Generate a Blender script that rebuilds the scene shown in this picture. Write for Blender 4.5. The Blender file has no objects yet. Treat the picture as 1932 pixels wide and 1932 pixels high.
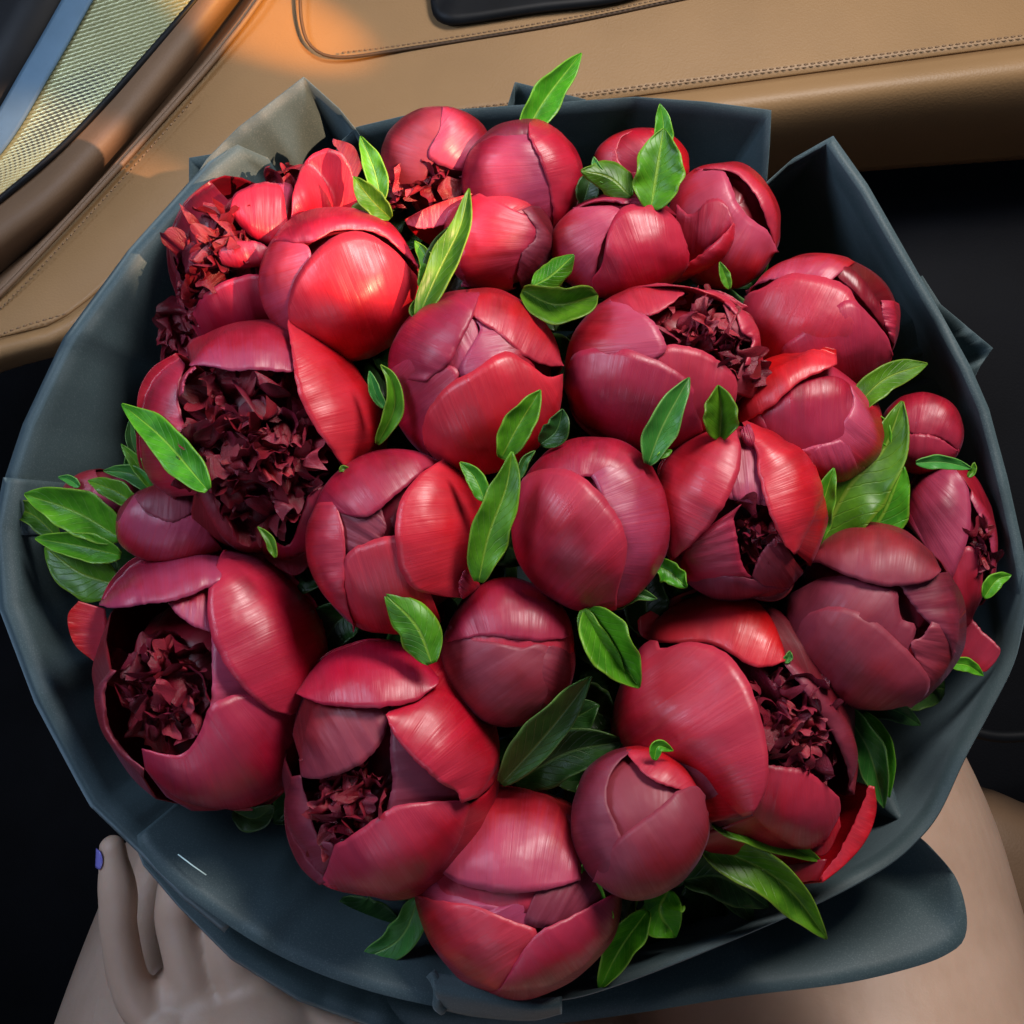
import bpy, math, random
from math import sin, cos, pi, radians, sqrt
from mathutils import Vector, Matrix, noise
import numpy as np

# ------------------------------------------------------------------ camera, light, exposure
scene = bpy.context.scene
col = scene.collection
PITCH = radians(58)
CAM_POS = Vector((0, 0, 1.15))
FWD = Vector((0, cos(PITCH), -sin(PITCH)))
UP = Vector((0, sin(PITCH), cos(PITCH)))
RIGHT = Vector((1, 0, 0))
FOC = 966 / math.tan(radians(22.5))        # focal length in traced units (frame = 1932 wide)

camd = bpy.data.cameras.new('camera'); cam = bpy.data.objects.new('camera', camd); col.objects.link(cam)
cam.location = CAM_POS; cam.rotation_euler = (pi/2 - PITCH, 0, 0)
camd.angle = radians(45); camd.clip_start = 0.01; camd.clip_end = 60
scene.camera = cam
scene.view_settings.view_transform = 'Standard'
scene.view_settings.look = 'None'
scene.view_settings.exposure = -0.12
scene.view_settings.gamma = 1.0
world = bpy.data.worlds.new('World'); scene.world = world; world.use_nodes = True
bg = world.node_tree.nodes['Background']
bg.inputs[0].default_value = (0.55, 0.72, 1.0, 1); bg.inputs[1].default_value = 0.05

def C2W(v):
    "camera space (x right, y up, z towards the viewer) to world"
    return CAM_POS + RIGHT*v[0] + UP*v[1] - FWD*v[2]
def CP(x, y, d):
    return Vector(((x-966)/FOC*d, -(y-966)/FOC*d, -d))
def W(x, y, d):
    return C2W(CP(x, y, d))

def area(name, pos, target, sx, sy, power, colr, spread=180):
    l = bpy.data.lights.new(name, 'AREA'); l.shape = 'RECTANGLE'; l.size = sx; l.size_y = sy
    l.energy = power; l.color = colr; l.spread = radians(spread)
    o = bpy.data.objects.new(name, l); col.objects.link(o)
    p = C2W(pos); t = C2W(target); o.location = p
    o.rotation_euler = (t-p).to_track_quat('-Z', 'Y').to_euler()
    return o
# windscreen light from the upper left, side window beyond the door, weak light from the far side of the car
area('windscreen_light', (-0.55, 0.36, 0.02), (0, 0, -0.5), 0.34, 0.26, 4.2, (0.62, 0.76, 1.0))
area('side_window_light', (0.34, 0.60, -0.03), (0, -0.05, -0.52), 0.34, 0.22, 9.5, (1.0, 0.93, 0.88))
area('far_window_light', (-0.30, -0.50, 0.20), (0, 0, -0.5), 0.30, 0.25, 0.9, (0.66, 0.76, 1.0))
# low sun through a quarter of the window: a square beam
def spot(name, pos, target, power, ang, sx, sy, colr, blend=0.12, roll=0, square=True, rad=0.004):
    l = bpy.data.lights.new(name, 'SPOT'); l.energy = power; l.spot_size = radians(ang); l.spot_blend = blend
    l.use_square = square; l.color = colr; l.shadow_soft_size = rad
    o = bpy.data.objects.new(name, l); col.objects.link(o)
    p = C2W(pos); t = C2W(target); o.location = p
    o.rotation_mode = 'QUATERNION'
    o.rotation_quaternion = (t-p).to_track_quat('-Z', 'Y') @ Matrix.Rotation(radians(roll), 3, 'Z').to_quaternion()
    o.scale = (sx, sy, 1)
    return o
SUNP = (0.55, 0.05, 0.25)
spot('low_sun_on_door', SUNP, CP(500, 30, 0.775), 200, 6.4, 0.5, 1.0, (1.0, 0.42, 0.04), 1.0, 35)
spot('low_sun_on_bouquet', SUNP, CP(525, 320, 0.53), 135, 8.0, 1.0, 1.0, (1.0, 0.56, 0.32), 0.5, 0)

# ------------------------------------------------------------------ helpers
def tag(o, label=None, cat=None, group=None, kind=None):
    if label: o['label'] = label
    if cat: o['category'] = cat
    if group: o['group'] = group
    if kind: o['kind'] = kind
    return o
def empty(name, loc):
    o = bpy.data.objects.new(name, None); o.location = loc; o.empty_display_size = 0.02
    col.objects.link(o); return o
def mesh_obj(name, verts, faces, mat, parent=None, uvs=None, thick=0, offset=0, smooth=True, subsurf=0):
    "verts in world space"
    org = parent.matrix_basis.translation if parent else Vector((0, 0, 0))
    if parent and parent.parent: org = org + parent.parent.matrix_basis.translation
    me = bpy.data.meshes.new(name)
    me.from_pydata([tuple(Vector(v)-org) for v in verts], [], faces)
    if uvs is not None:
        ul = me.uv_layers.new(name='UVMap')
        idx = np.empty(len(me.loops), dtype=np.int32); me.loops.foreach_get('vertex_index', idx)
        ul.data.foreach_set('uv', np.array(uvs, dtype=np.float32)[idx].ravel())
    me.materials.append(mat)
    if smooth: me.polygons.foreach_set('use_smooth', [True]*len(me.polygons))
    me.update()
    o = bpy.data.objects.new(name, me); col.objects.link(o)
    if parent: o.parent = parent
    if thick:
        m = o.modifiers.new('thickness', 'SOLIDIFY'); m.thickness = thick; m.offset = offset
    if subsurf:
        m = o.modifiers.new('smooth', 'SUBSURF'); m.levels = subsurf; m.render_levels = subsurf
    return o
def grid_faces(nr, nc, off=0):
    return [(off+r*nc+c, off+r*nc+c+1, off+(r+1)*nc+c+1, off+(r+1)*nc+c) for r in range(nr-1) for c in range(nc-1)]
def catmull(pts, n, sub=12):
    P = [Vector(p) for p in pts]
    if len(P) == 2:
        out = [P[0].lerp(P[1], i/20) for i in range(21)]
    else:
        Q = [P[0]*2-P[1]] + P + [P[-1]*2-P[-2]]
        out = []
        for i in range(1, len(Q)-2):
            p0, p1, p2, p3 = Q[i-1:i+3]
            for s in range(sub):
                t = s/sub
                out.append(0.5*((2*p1)+(p2-p0)*t+(2*p0-5*p1+4*p2-p3)*t*t+(3*p1-p0-3*p2+p3)*t*t*t))
        out.append(P[-1].copy())
    return resample(out, n)
def resample(out, n):
    L = [0]
    for a, b in zip(out, out[1:]): L.append(L[-1]+(b-a).length)
    res = []; j = 0
    for i in range(n):
        s = L[-1]*i/(n-1)
        while j < len(L)-2 and L[j+1] < s: j += 1
        d = L[j+1]-L[j]
        res.append(out[j].lerp(out[j+1], (s-L[j])/d if d > 1e-12 else 0))
    return res
def tube(pts, rad, segs=8, cap=True):
    "pts world; rad float or list"
    P = [Vector(p) for p in pts]; n = len(P)
    R = rad if isinstance(rad, (list, tuple)) else [rad]*n
    verts, faces = [], []
    t0 = (P[1]-P[0]).normalized(); ref = t0.orthogonal().normalized()
    for i in range(n):
        t = (P[min(i+1, n-1)]-P[max(i-1, 0)]).normalized()
        ref = (ref - t*ref.dot(t)).normalized(); b = t.cross(ref)
        for s in range(segs):
            a = 2*pi*s/segs
            verts.append(P[i]+(ref*cos(a)+b*sin(a))*R[i])
    for i in range(n-1):
        for s in range(segs):
            s2 = (s+1) % segs
            faces.append((i*segs+s, i*segs+s2, (i+1)*segs+s2, (i+1)*segs+s))
    if cap:
        faces.append(tuple(range(segs))[::-1]); faces.append(tuple((n-1)*segs+s for s in range(segs)))
    return verts, faces
def join(parts):
    V, F = [], []
    for v, f in parts:
        o = len(V); V += v; F += [tuple(i+o for i in q) for q in f]
    return V, F

# ------------------------------------------------------------------ materials
def new_mat(name):
    m = bpy.data.materials.new(name); m.use_nodes = True
    nt = m.node_tree; b = nt.nodes['Principled BSDF']
    return m, nt, b
def nd(nt, t, **kw):
    n = nt.nodes.new(t)
    for k, v in kw.items(): setattr(n, k, v)
    return n
def ramp(nt, src, stops):
    r = nd(nt, 'ShaderNodeValToRGB'); els = r.color_ramp.elements
    while len(els) < len(stops): els.new(0.5)
    for e, (p, c) in zip(els, stops):
        e.position = p; e.color = c if len(c) == 4 else (*c, 1)
    nt.links.new(src, r.inputs[0]); return r.outputs[0]
def g(v): return (v, v, v, 1)
def mixc(nt, fac, a, b, mode='MIX'):
    m = nd(nt, 'ShaderNodeMix', data_type='RGBA', blend_type=mode)
    for s, v in ((0, fac), (6, a), (7, b)):
        if isinstance(v, (int, float)): m.inputs[s].default_value = v
        elif isinstance(v, tuple): m.inputs[s].default_value = (*v[:3], 1)
        else: nt.links.new(v, m.inputs[s])
    return m.outputs[2]
def mth(nt, op, a, b=0.0, clamp=False):
    m = nd(nt, 'ShaderNodeMath', operation=op, use_clamp=clamp)
    for s, v in ((0, a), (1, b)):
        if isinstance(v, (int, float)): m.inputs[s].default_value = v
        else: nt.links.new(v, m.inputs[s])
    return m.outputs[0]
def noise_tex(nt, vec, scale, detail=3, rough=0.5):
    n = nd(nt, 'ShaderNodeTexNoise'); n.inputs['Scale'].default_value = scale
    n.inputs['Detail'].default_value = detail; n.inputs['Roughness'].default_value = rough
    if vec is not None: nt.links.new(vec, n.inputs['Vector'])
    return n.outputs[0]
def bump(nt, b, h, strength, dist, prev=None):
    n = nd(nt, 'ShaderNodeBump'); n.inputs['Strength'].default_value = strength; n.inputs['Distance'].default_value = dist
    nt.links.new(h, n.inputs['Height'])
    if prev: nt.links.new(prev, n.inputs['Normal'])
    nt.links.new(n.outputs[0], b.inputs['Normal']); return n.outputs[0]

def petal_mat(name, deep, mid, bloom, bloom_amt, rough=0.42, fib=1.0):
    m, nt, b = new_mat(name)
    uv = nd(nt, 'ShaderNodeUVMap').outputs[0]
    oi = nd(nt, 'ShaderNodeObjectInfo')
    geo = nd(nt, 'ShaderNodeTexCoord').outputs['Object']
    mp = nd(nt, 'ShaderNodeMapping'); nt.links.new(uv, mp.inputs[0]); mp.inputs['Scale'].default_value = (85, 1.2, 1)
    cx = nd(nt, 'ShaderNodeCombineXYZ'); nt.links.new(oi.outputs['Random'], cx.inputs[2])
    nt.links.new(mth(nt, 'MULTIPLY', oi.outputs['Random'], 37.0), cx.inputs[2])
    add = nd(nt, 'ShaderNodeVectorMath', operation='ADD'); nt.links.new(mp.outputs[0], add.inputs[0]); nt.links.new(cx.outputs[0], add.inputs[1])
    streak = noise_tex(nt, add.outputs[0], 1.0, 4, 0.62)
    mp2 = nd(nt, 'ShaderNodeMapping'); nt.links.new(uv, mp2.inputs[0]); mp2.inputs['Scale'].default_value = (7, 1.2, 1)
    add2 = nd(nt, 'ShaderNodeVectorMath', operation='ADD'); nt.links.new(mp2.outputs[0], add2.inputs[0]); nt.links.new(cx.outputs[0], add2.inputs[1])
    broad = noise_tex(nt, add2.outputs[0], 1.0, 2, 0.5)
    patch = noise_tex(nt, geo, 38, 3, 0.5)
    sep = nd(nt, 'ShaderNodeSeparateXYZ'); nt.links.new(uv, sep.inputs[0])
    c1 = mixc(nt, ramp(nt, broad, [(0.35, g(0)), (0.68, g(1))]), deep, mid)
    pat2 = noise_tex(nt, geo, 26, 2, 0.5)
    c1 = mixc(nt, mth(nt, 'MULTIPLY', ramp(nt, pat2, [(0.48, g(0)), (0.62, g(1))]), 0.7), c1, (mid[0]*0.95, mid[1]*0.25, mid[2]*0.35))
    # mauve bloom: strongest at the free edge, broken up along the fibres
    v = sep.outputs[1]
    e = mth(nt, 'ADD', v, mth(nt, 'MULTIPLY', mth(nt, 'SUBTRACT', streak, 0.5), 0.40))
    e = mth(nt, 'ADD', e, mth(nt, 'MULTIPLY', mth(nt, 'SUBTRACT', patch, 0.5), 1.1))
    f = ramp(nt, e, [(0.0, g(1)), (0.2, g(0.85)), (0.48, g(0.12)), (0.7, g(0.0))])
    c1 = mixc(nt, ramp(nt, e, [(0.45, g(0)), (0.8, g(.6))]), c1, (deep[0]*.75, deep[1]*.5, deep[2]*.6))
    c2 = mixc(nt, mth(nt, 'MULTIPLY', f, bloom_amt), c1, bloom)
    c3 = mixc(nt, mth(nt, 'MULTIPLY', ramp(nt, streak, [(0.52, g(0)), (0.75, g(1))]), 0.13*fib), c2, tuple(min(1, x*2.0+0.02) for x in mid))
    hsv = nd(nt, 'ShaderNodeHueSaturation'); nt.links.new(c3, hsv.inputs['Color'])
    nt.links.new(mth(nt, 'ADD', mth(nt, 'MULTIPLY', oi.outputs['Random'], 0.35), 0.82), hsv.inputs['Value'])
    nt.links.new(mth(nt, 'ADD', mth(nt, 'MULTIPLY', oi.outputs['Random'], 0.010), 0.492), hsv.inputs['Hue'])
    nt.links.new(hsv.outputs[0], b.inputs['Base Color'])
    nt.links.new(ramp(nt, streak, [(0.3, g(rough-0.09)), (0.7, g(rough+0.12))]), b.inputs['Roughness'])
    b.inputs['Specular IOR Level'].default_value = 0.5
    b.inputs['Sheen Weight'].default_value = 0.05
    b.inputs['Sheen Roughness'].default_value = 0.3
    b.inputs['Sheen Tint'].default_value = (0.85, 0.45, 0.75, 1)
    b.inputs['Subsurface Weight'].default_value = 0.12
    b.inputs['Subsurface Radius'].default_value = (1, 0.12, 0.1)
    b.inputs['Subsurface Scale'].default_value = 0.0025
    p = bump(nt, b, streak, 0.24*fib, 0.0006)
    p = bump(nt, b, broad, 0.4, 0.002, p)
    bump(nt, b, patch, 0.35, 0.004, p)
    return m
M_RED = petal_mat('petal_red', (0.22, 0.001, 0.004), (0.44, 0.003, 0.010), (0.46, 0.036, 0.072), 0.7, 0.40)
M_ROSE = petal_mat('petal_rose', (0.22, 0.0015, 0.006), (0.40, 0.004, 0.014), (0.42, 0.055, 0.115), 0.85, 0.40)
M_DUSK = petal_mat('petal_dusky', (0.12, 0.002, 0.006), (0.23, 0.004, 0.010), (0.24, 0.030, 0.055), 0.8, 0.54, 0.35)
M_BRIGHT = petal_mat('petal_bright', (0.32, 0.001, 0.004), (0.56, 0.003, 0.010), (0.54, 0.034, 0.060), 0.6, 0.37)
M_INNER = petal_mat('inner_petal_maroon', (0.085, 0.001, 0.005), (0.17, 0.003, 0.010), (0.27, 0.014, 0.032), 0.5, 0.36, .3)
M_INNER2 = petal_mat('inner_petal_rose', (0.14, 0.002, 0.006), (0.28, 0.006, 0.014), (0.40, 0.035, 0.06), 0.6, 0.36, .3)
MATS = dict(r=M_RED, o=M_ROSE, d=M_DUSK, b=M_BRIGHT, i=M_INNER, j=M_INNER2)

def leaf_mat(name, lo, hi, margin):
    m, nt, b = new_mat(name)
    uv = nd(nt, 'ShaderNodeUVMap').outputs[0]
    sep = nd(nt, 'ShaderNodeSeparateXYZ'); nt.links.new(uv, sep.inputs[0])
    s = mth(nt, 'ABSOLUTE', mth(nt, 'SUBTRACT', mth(nt, 'MULTIPLY', sep.outputs[0], 2.0), 1.0))
    oi = nd(nt, 'ShaderNodeObjectInfo')
    geo = nd(nt, 'ShaderNodeTexCoord').outputs['Object']
    n1 = noise_tex(nt, geo, 90, 4, 0.6)
    c = mixc(nt, ramp(nt, n1, [(0.35, g(0)), (0.65, g(1))]), lo, hi)
    # herringbone side veins
    ph = mth(nt, 'SUBTRACT', mth(nt, 'MULTIPLY', sep.outputs[1], 62.0), mth(nt, 'MULTIPLY', s, 17.0))
    ph = mth(nt, 'ADD', ph, mth(nt, 'MULTIPLY', n1, 4.0))
    vein = mth(nt, 'SINE', ph)
    vr = ramp(nt, vein, [(0.86, g(0)), (1.0, g(1))])
    mid = ramp(nt, s, [(0.0, g(1)), (0.05, g(0.7)), (0.09, g(0))])
    edge = ramp(nt, s, [(0.90, g(0)), (0.97, g(1))])
    c = mixc(nt, mth(nt, 'MULTIPLY', vr, 0.13), c, margin)
    c = mixc(nt, mth(nt, 'MULTIPLY', mid, 0.7), c, margin)
    c = mixc(nt, mth(nt, 'MULTIPLY', edge, 0.5), c, margin)
    hsv = nd(nt, 'ShaderNodeHueSaturation'); nt.links.new(c, hsv.inputs['Color'])
    nt.links.new(mth(nt, 'ADD', mth(nt, 'MULTIPLY', oi.outputs['Random'], 0.6), 0.65), hsv.inputs['Value'])
    nt.links.new(mth(nt, 'ADD', mth(nt, 'MULTIPLY', oi.outputs['Random'], 0.03), 0.485), hsv.inputs['Hue'])
    nt.links.new(hsv.outputs[0], b.inputs['Base Color'])
    b.inputs['Roughness'].default_value = 0.42
    b.inputs['Specular IOR Level'].default_value = 0.5
    tr = nd(nt, 'ShaderNodeBsdfTranslucent'); nt.links.new(mixc(nt, 1.0, hsv.outputs[0], (1.0, 1.0, 0.5), 'MULTIPLY'), tr.inputs[0])
    mx = nd(nt, 'ShaderNodeMixShader'); mx.inputs[0].default_value = 0.28
    out = nt.nodes['Material Output']
    nt.links.new(b.outputs[0], mx.inputs[1]); nt.links.new(tr.outputs[0], mx.inputs[2]); nt.links.new(mx.outputs[0], out.inputs[0])
    h = mth(nt, 'ADD', mth(nt, 'MULTIPLY', vr, -0.5), mth(nt, 'MULTIPLY', mid, -1.0))
    p = bump(nt, b, h, 0.5, 0.0006)
    bump(nt, b, n1, 0.25, 0.0008, p)
    return m
M_LEAF = leaf_mat('leaf_green', (0.05, 0.21, 0.007), (0.13, 0.41, 0.015), (0.36, 0.58, 0.05))
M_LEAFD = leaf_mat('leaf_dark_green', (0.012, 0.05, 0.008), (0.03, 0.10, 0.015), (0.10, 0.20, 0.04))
M_LEAFB = leaf_mat('leaf_blue_green', (0.035, 0.20, 0.03), (0.07, 0.32, 0.045), (0.30, 0.55, 0.12))
LM = dict(g=M_LEAF, k=M_LEAFD, b=M_LEAFB)

def simple_mat(name, colr, rough=0.5, spec=0.5, nscale=60, namp=0.15, bumpd=0.0, bscale=400, metallic=0, bstr=0.3):
    m, nt, b = new_mat(name)
    geo = nd(nt, 'ShaderNodeTexCoord').outputs['Object']
    n1 = noise_tex(nt, geo, nscale, 4, 0.55)
    lo = tuple(x*(1-namp) for x in colr); hi = tuple(min(1, x*(1+namp)) for x in colr)
    c = mixc(nt, ramp(nt, n1, [(0.3, g(0)), (0.7, g(1))]), lo, hi)
    nt.links.new(c, b.inputs['Base Color'])
    b.inputs['Roughness'].default_value = rough; b.inputs['Specular IOR Level'].default_value = spec
    b.inputs['Metallic'].default_value = metallic
    if bumpd:
        n2 = noise_tex(nt, geo, bscale, 3, 0.6)
        bump(nt, b, n2, bstr, bumpd)
    return m
M_STEM = simple_mat('stem_green', (0.10, 0.20, 0.04), 0.5)
def paper_mat():
    m, nt, b = new_mat('wrapping_paper_slate')
    geo = nd(nt, 'ShaderNodeTexCoord').outputs['Object']
    n1 = noise_tex(nt, geo, 14, 3, 0.5); n2 = noise_tex(nt, geo, 1500, 3, 0.7); n3 = noise_tex(nt, geo, 45, 3, 0.5)
    c = mixc(nt, ramp(nt, n1, [(0.3, g(0)), (0.7, g(1))]), (0.036, 0.062, 0.070), (0.047, 0.077, 0.085))
    c = mixc(nt, ramp(nt, n2, [(0.52, g(0)), (0.72, g(0.55))]), c, (0.13, 0.17, 0.18))
    nt.links.new(c, b.inputs['Base Color'])
    b.inputs['Roughness'].default_value = 0.6; b.inputs['Specular IOR Level'].default_value = 0.4
    b.inputs['Sheen Weight'].default_value = 0.25; b.inputs['Sheen Tint'].default_value = (0.55, 0.75, 0.85, 1)
    p = bump(nt, b, n2, 0.35, 0.0002)
    bump(nt, b, n3, 0.25, 0.002, p)
    return m
M_PAPER = paper_mat()
def leather_mat(name, lo, hi, rough=0.5):
    m, nt, b = new_mat(name)
    geo = nd(nt, 'ShaderNodeTexCoord').outputs['Object']
    n1 = noise_tex(nt, geo, 9, 4, 0.5)
    vo = nd(nt, 'ShaderNodeTexVoronoi'); vo.inputs['Scale'].default_value = 700; nt.links.new(geo, vo.inputs['Vector'])
    nt.links.new(mixc(nt, ramp(nt, n1, [(0.3, g(0)), (0.7, g(1))]), lo, hi), b.inputs['Base Color'])
    b.inputs['Roughness'].default_value = rough; b.inputs['Specular IOR Level'].default_value = 0.12 if lo[0] < .05 else 0.45
    p = bump(nt, b, vo.outputs[0], 0.25, 0.0004)
    bump(nt, b, n1, 0.2, 0.004, p)
    return m
M_TAN = leather_mat('tan_leather', (0.27, 0.160, 0.072), (0.335, 0.198, 0.090))
M_TAN2 = leather_mat('brown_leather', (0.17, 0.105, 0.062), (0.21, 0.13, 0.078), 0.6)
M_THREAD = simple_mat('tan_thread', (0.25, 0.155, 0.085), 0.7)
M_GROOVE = simple_mat('seam_shadow', (0.10, 0.06, 0.035), 0.7)
M_BLACK = simple_mat('black_plastic', (0.005, 0.006, 0.008), 0.5, 0.25, 30, 0.3)
M_SEAT = leather_mat('black_leather', (0.003, 0.0035, 0.005), (0.006, 0.007, 0.010), 0.7)
M_BLUETRIM = simple_mat('blue_grey_metal', (0.09, 0.17, 0.26), 0.6, 0.4, 40, 0.1, metallic=0.2)
M_GRILLE = simple_mat('olive_metal_mesh', (0.42, 0.44, 0.26), 0.38, 0.5, 40, 0.1, metallic=0.55)
M_GRILLE_B = simple_mat('grille_backing', (0.05, 0.055, 0.035), 0.6)
M_WHITE = simple_mat('white_thread', (0.6, 0.8, 0.78), 0.6)
M_NAIL = simple_mat('violet_nail_polish', (0.22, 0.2, 0.62), 0.15, 0.7, 20, 0.05)
def skin_mat():
    m, nt, b = new_mat('skin')
    geo = nd(nt, 'ShaderNodeTexCoord').outputs['Object']
    n1 = noise_tex(nt, geo, 22, 4, 0.55); n2 = noise_tex(nt, geo, 260, 4, 0.6)
    nt.links.new(mixc(nt, ramp(nt, n1, [(0.3, g(0)), (0.7, g(1))]), (0.50, 0.33, 0.24), (0.60, 0.41, 0.31)), b.inputs['Base Color'])
    b.inputs['Roughness'].default_value = 0.5; b.inputs['Subsurface Weight'].default_value = 0.15
    b.inputs['Subsurface Radius'].default_value = (1, 0.3, 0.15); b.inputs['Subsurface Scale'].default_value = 0.006
    bump(nt, b, n2, 0.25, 0.0008)
    return m
M_SKIN = skin_mat()

# ------------------------------------------------------------------ car interior (the setting)
def loft_rows(rows, nc, nr, sm=True):
    "rows: lists of (x,y,dist) traced points; returns world verts grid"
    R = [catmull(r, nc) if sm else resample([Vector(p) for p in r], nc) for r in rows]
    colm = []
    for c in range(nc):
        colm.append(catmull([R[i][c] for i in range(len(R))], nr))
    V = [W(*colm[c][r]) for r in range(nr) for c in range(nc)]
    UV = [(c/(nc-1), r/(nr-1)) for r in range(nr) for c in range(nc)]
    return V, grid_faces(nr, nc), UV

floor_v = [W(-1500, -1400, 1.5), W(3500, -1400, 1.5), W(3500, 3300, 1.3), W(-1500, 3300, 1.3)]
fl = mesh_obj('floor', floor_v, [(0, 1, 2, 3)], M_SEAT); tag(fl, 'black carpeted footwell below the bouquet', kind='structure')

door = empty('car', W(1000, 100, 0.9))
tag(door, 'car interior around the bouquet: tan stitched leather door, metal speaker grille, black seat', 'car')
SEAM = [(-150, 725, .78), (0, 640, .77), (140, 590, .76), (450, 330, .76), (800, 235, .76), (1100, 197, .76), (1600, 131, .76), (2350, 30, .76)]
r0 = [(-150, 690, .80), (0, 555, .79), (170, 375, .79), (350, 175, .79), (490, 0, .79), (640, -220, .80), (1300, -300, .83), (2350, -320, .85)]
r1 = [(-150, 708, .785), (0, 597, .775), (155, 482, .77), (400, 252, .77), (645, 117, .775), (870, 0, .78), (1450, -80, .79), (2350, -140, .80)]
V, F, U = loft_rows([r0, r1, SEAM], 60, 26)
mesh_obj('upper_panel', V, F, M_TAN, door, U, 0.003, -1)
r3 = [(-150, 735, .772), (0, 660, .762), (140, 612, .755), (450, 380, .75), (800, 290, .75), (1100, 245, .752), (1600, 180, .752), (2350, 90, .752)]
r4 = [(-150, 760, .785), (0, 680, .775), (150, 632, .77), (450, 450, .77), (800, 370, .775), (1100, 315, .78), (1600, 250, .785), (2350, 180, .79)]
r5 = [(-150, 775, .84), (0, 695, .83), (155, 645, .82), (450, 500, .83), (800, 430, .84), (1100, 370, .85), (1600, 318, .86), (2350, 265, .87)]
s2 = [(x, y+7, d+.001) for x, y, d in SEAM]
V, F, U = loft_rows([s2, r3, r4, r5], 60, 22)
mesh_obj('lower_bolster', V, F, M_TAN, door, U, 0.003, -1)
def seam_tube(pts, r, name='seam', mat=None, n=60):
    P = [W(*p) for p in catmull(pts, n)]
    v, f = tube(P, r, 6); return mesh_obj(name, v, f, mat or M_GROOVE, door)
def stitches(pts, pitch, ln, r, off=-0.0025, mat=None, skew=0):
    n = 400; P = catmull(pts, n); parts = []
    L = sum((P[i+1].xy-P[i].xy).length for i in range(n-1)); k = int(L/pitch)
    Q = resample(P, k)
    for i in range(k-1):
        a = Q[i]; b = Q[i].lerp(Q[i+1], ln)
        a = a + Vector((0, 0, off)); b = b + Vector((0, skew, off))
        mid = (a+b)/2 + Vector((0, 0, -0.0008))
        r_ = r*.7; parts.append(tube([W(*a), W(*mid), W(*b)], [r_*0.6, r_, r_*0.6], 5))
    v, f = join(parts); o = mesh_obj('stitching', v, f, mat or M_THREAD, door); tag(o, kind='stuff'); return o
seam_tube([(x, y+3, d) for x, y, d in SEAM], 0.0011)
stitches([(x, y-20, d-.0015) for x, y, d in SEAM[4:]], 13, 0.6, 0.0011)
stitches([(-150, 715, .775), (0, 632, .764), (130, 590, .755)], 12, 0.6, 0.0011)
# raised welt of the sweeping armrest, with its stitching
WELT = [(-150, 690, .785), (0, 555, .775), (170, 375, .775), (350, 175, .775), (430, 80, .775), (490, 0, .775), (640, -220, .78)]
seam_tube(WELT, 0.0018, 'piping', M_TAN2)
stitches([(x+16, y+12, d) for x, y, d in WELT[:4]], 11, 0.6, 0.0009, -0.004)
# pocket outline
PK = [(566, -40, .775), (569, 40, .772), (588, 88, .77), (640, 108, .768), (760, 93, .768), (1050, 46, .77), (1300, -5, .775)]
seam_tube(PK, 0.0011)
stitches([(x+6, y-9, d) for x, y, d in PK[3:]], 10, 0.6, 0.0009, -0.003)
# sweep between grille and welt
q0 = [(-150, 480, .80), (0, 375, .79), (80, 318, .785), (165, 240, .78), (265, 120, .78), (367, 0, .78), (470, -130, .78)]
q1 = [(-150, 560, .79), (0, 450, .78), (110, 365, .775), (230, 240, .775), (330, 115, .775), (410, 10, .775), (500, -110, .78)]
q2 = [(-150, 640, .83), (0, 520, .825), (140, 395, .82), (285, 220, .82), (375, 110, .82), (450, 10, .82), (560, -130, .82)]
q3 = [(-150, 690, .79), (0, 555, .78), (170, 375, .78), (350, 175, .78), (430, 80, .78), (490, 0, .78), (640, -220, .79)]
V, F, U = loft_rows([q0, q1, q2, q3], 50, 20)
mesh_obj('armrest_sweep', V, F, M_TAN2, door, U, 0.003, -1)
# speaker grille: backing strip, raised ribs across it, and dark frame
gl = [(-150, 440, .79), (0, 292, .78), (95, 140, .775), (175, 0, .775), (260, -150, .775)]
gr_ = [(-150, 490, .79), (0, 372, .782), (150, 240, .777), (365, 0, .777), (480, -150, .777)]
V, F, U = loft_rows([gl, gr_], 40, 10)
gb = mesh_obj('speaker_grille', V, F, M_GRILLE_B, door, U, 0.002, -1)
A = catmull(gl, 400); B = catmull(gr_, 400); parts = []
k = 0
for i in range(-54, 385, 6):
    # rib runs diagonally from the left edge to the right edge, dotted by raised beads
    j = min(399, i+58)
    a = Vector(A[max(i, 0)]); b = Vector(B[max(j, 0)])
    if i < 0: a = a.lerp(b, -i/60)
    P = [W(*(a.lerp(b, t)+Vector((0, 0, -.0015)))) for t in [q/30 for q in range(31)]]
    parts.append(tube(P, [0.0012 if q % 2 else 0.0017 for q in range(31)], 5))
v, f = join(parts); o = mesh_obj('grille_mesh', v, f, M_GRILLE, gb); tag(o, kind='stuff')
V, F, U = loft_rows([[(x-45, y-18, d-.004) for x, y, d in gl], [(x-20, y-8, d-.0045) for x, y, d in gl], [(x+2, y, d-.004) for x, y, d in gl]], 40, 8)
mesh_obj('metal_trim', V, F, M_BLUETRIM, door, U, 0.002, -1)
seam_tube([(x+2, y+2, d-.002) for x, y, d in gr_], 0.0022, 'grille_frame', M_BLACK)
V, F, U = loft_rows([[(-700, 380, .80), (-500, 0, .80), (-400, -250, .80)], [(x-42, y-16, d+.004) for x, y, d in gl]], 30, 8)
mesh_obj('black_panel', V, F, M_BLACK, door, U, 0.002, -1)
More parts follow.
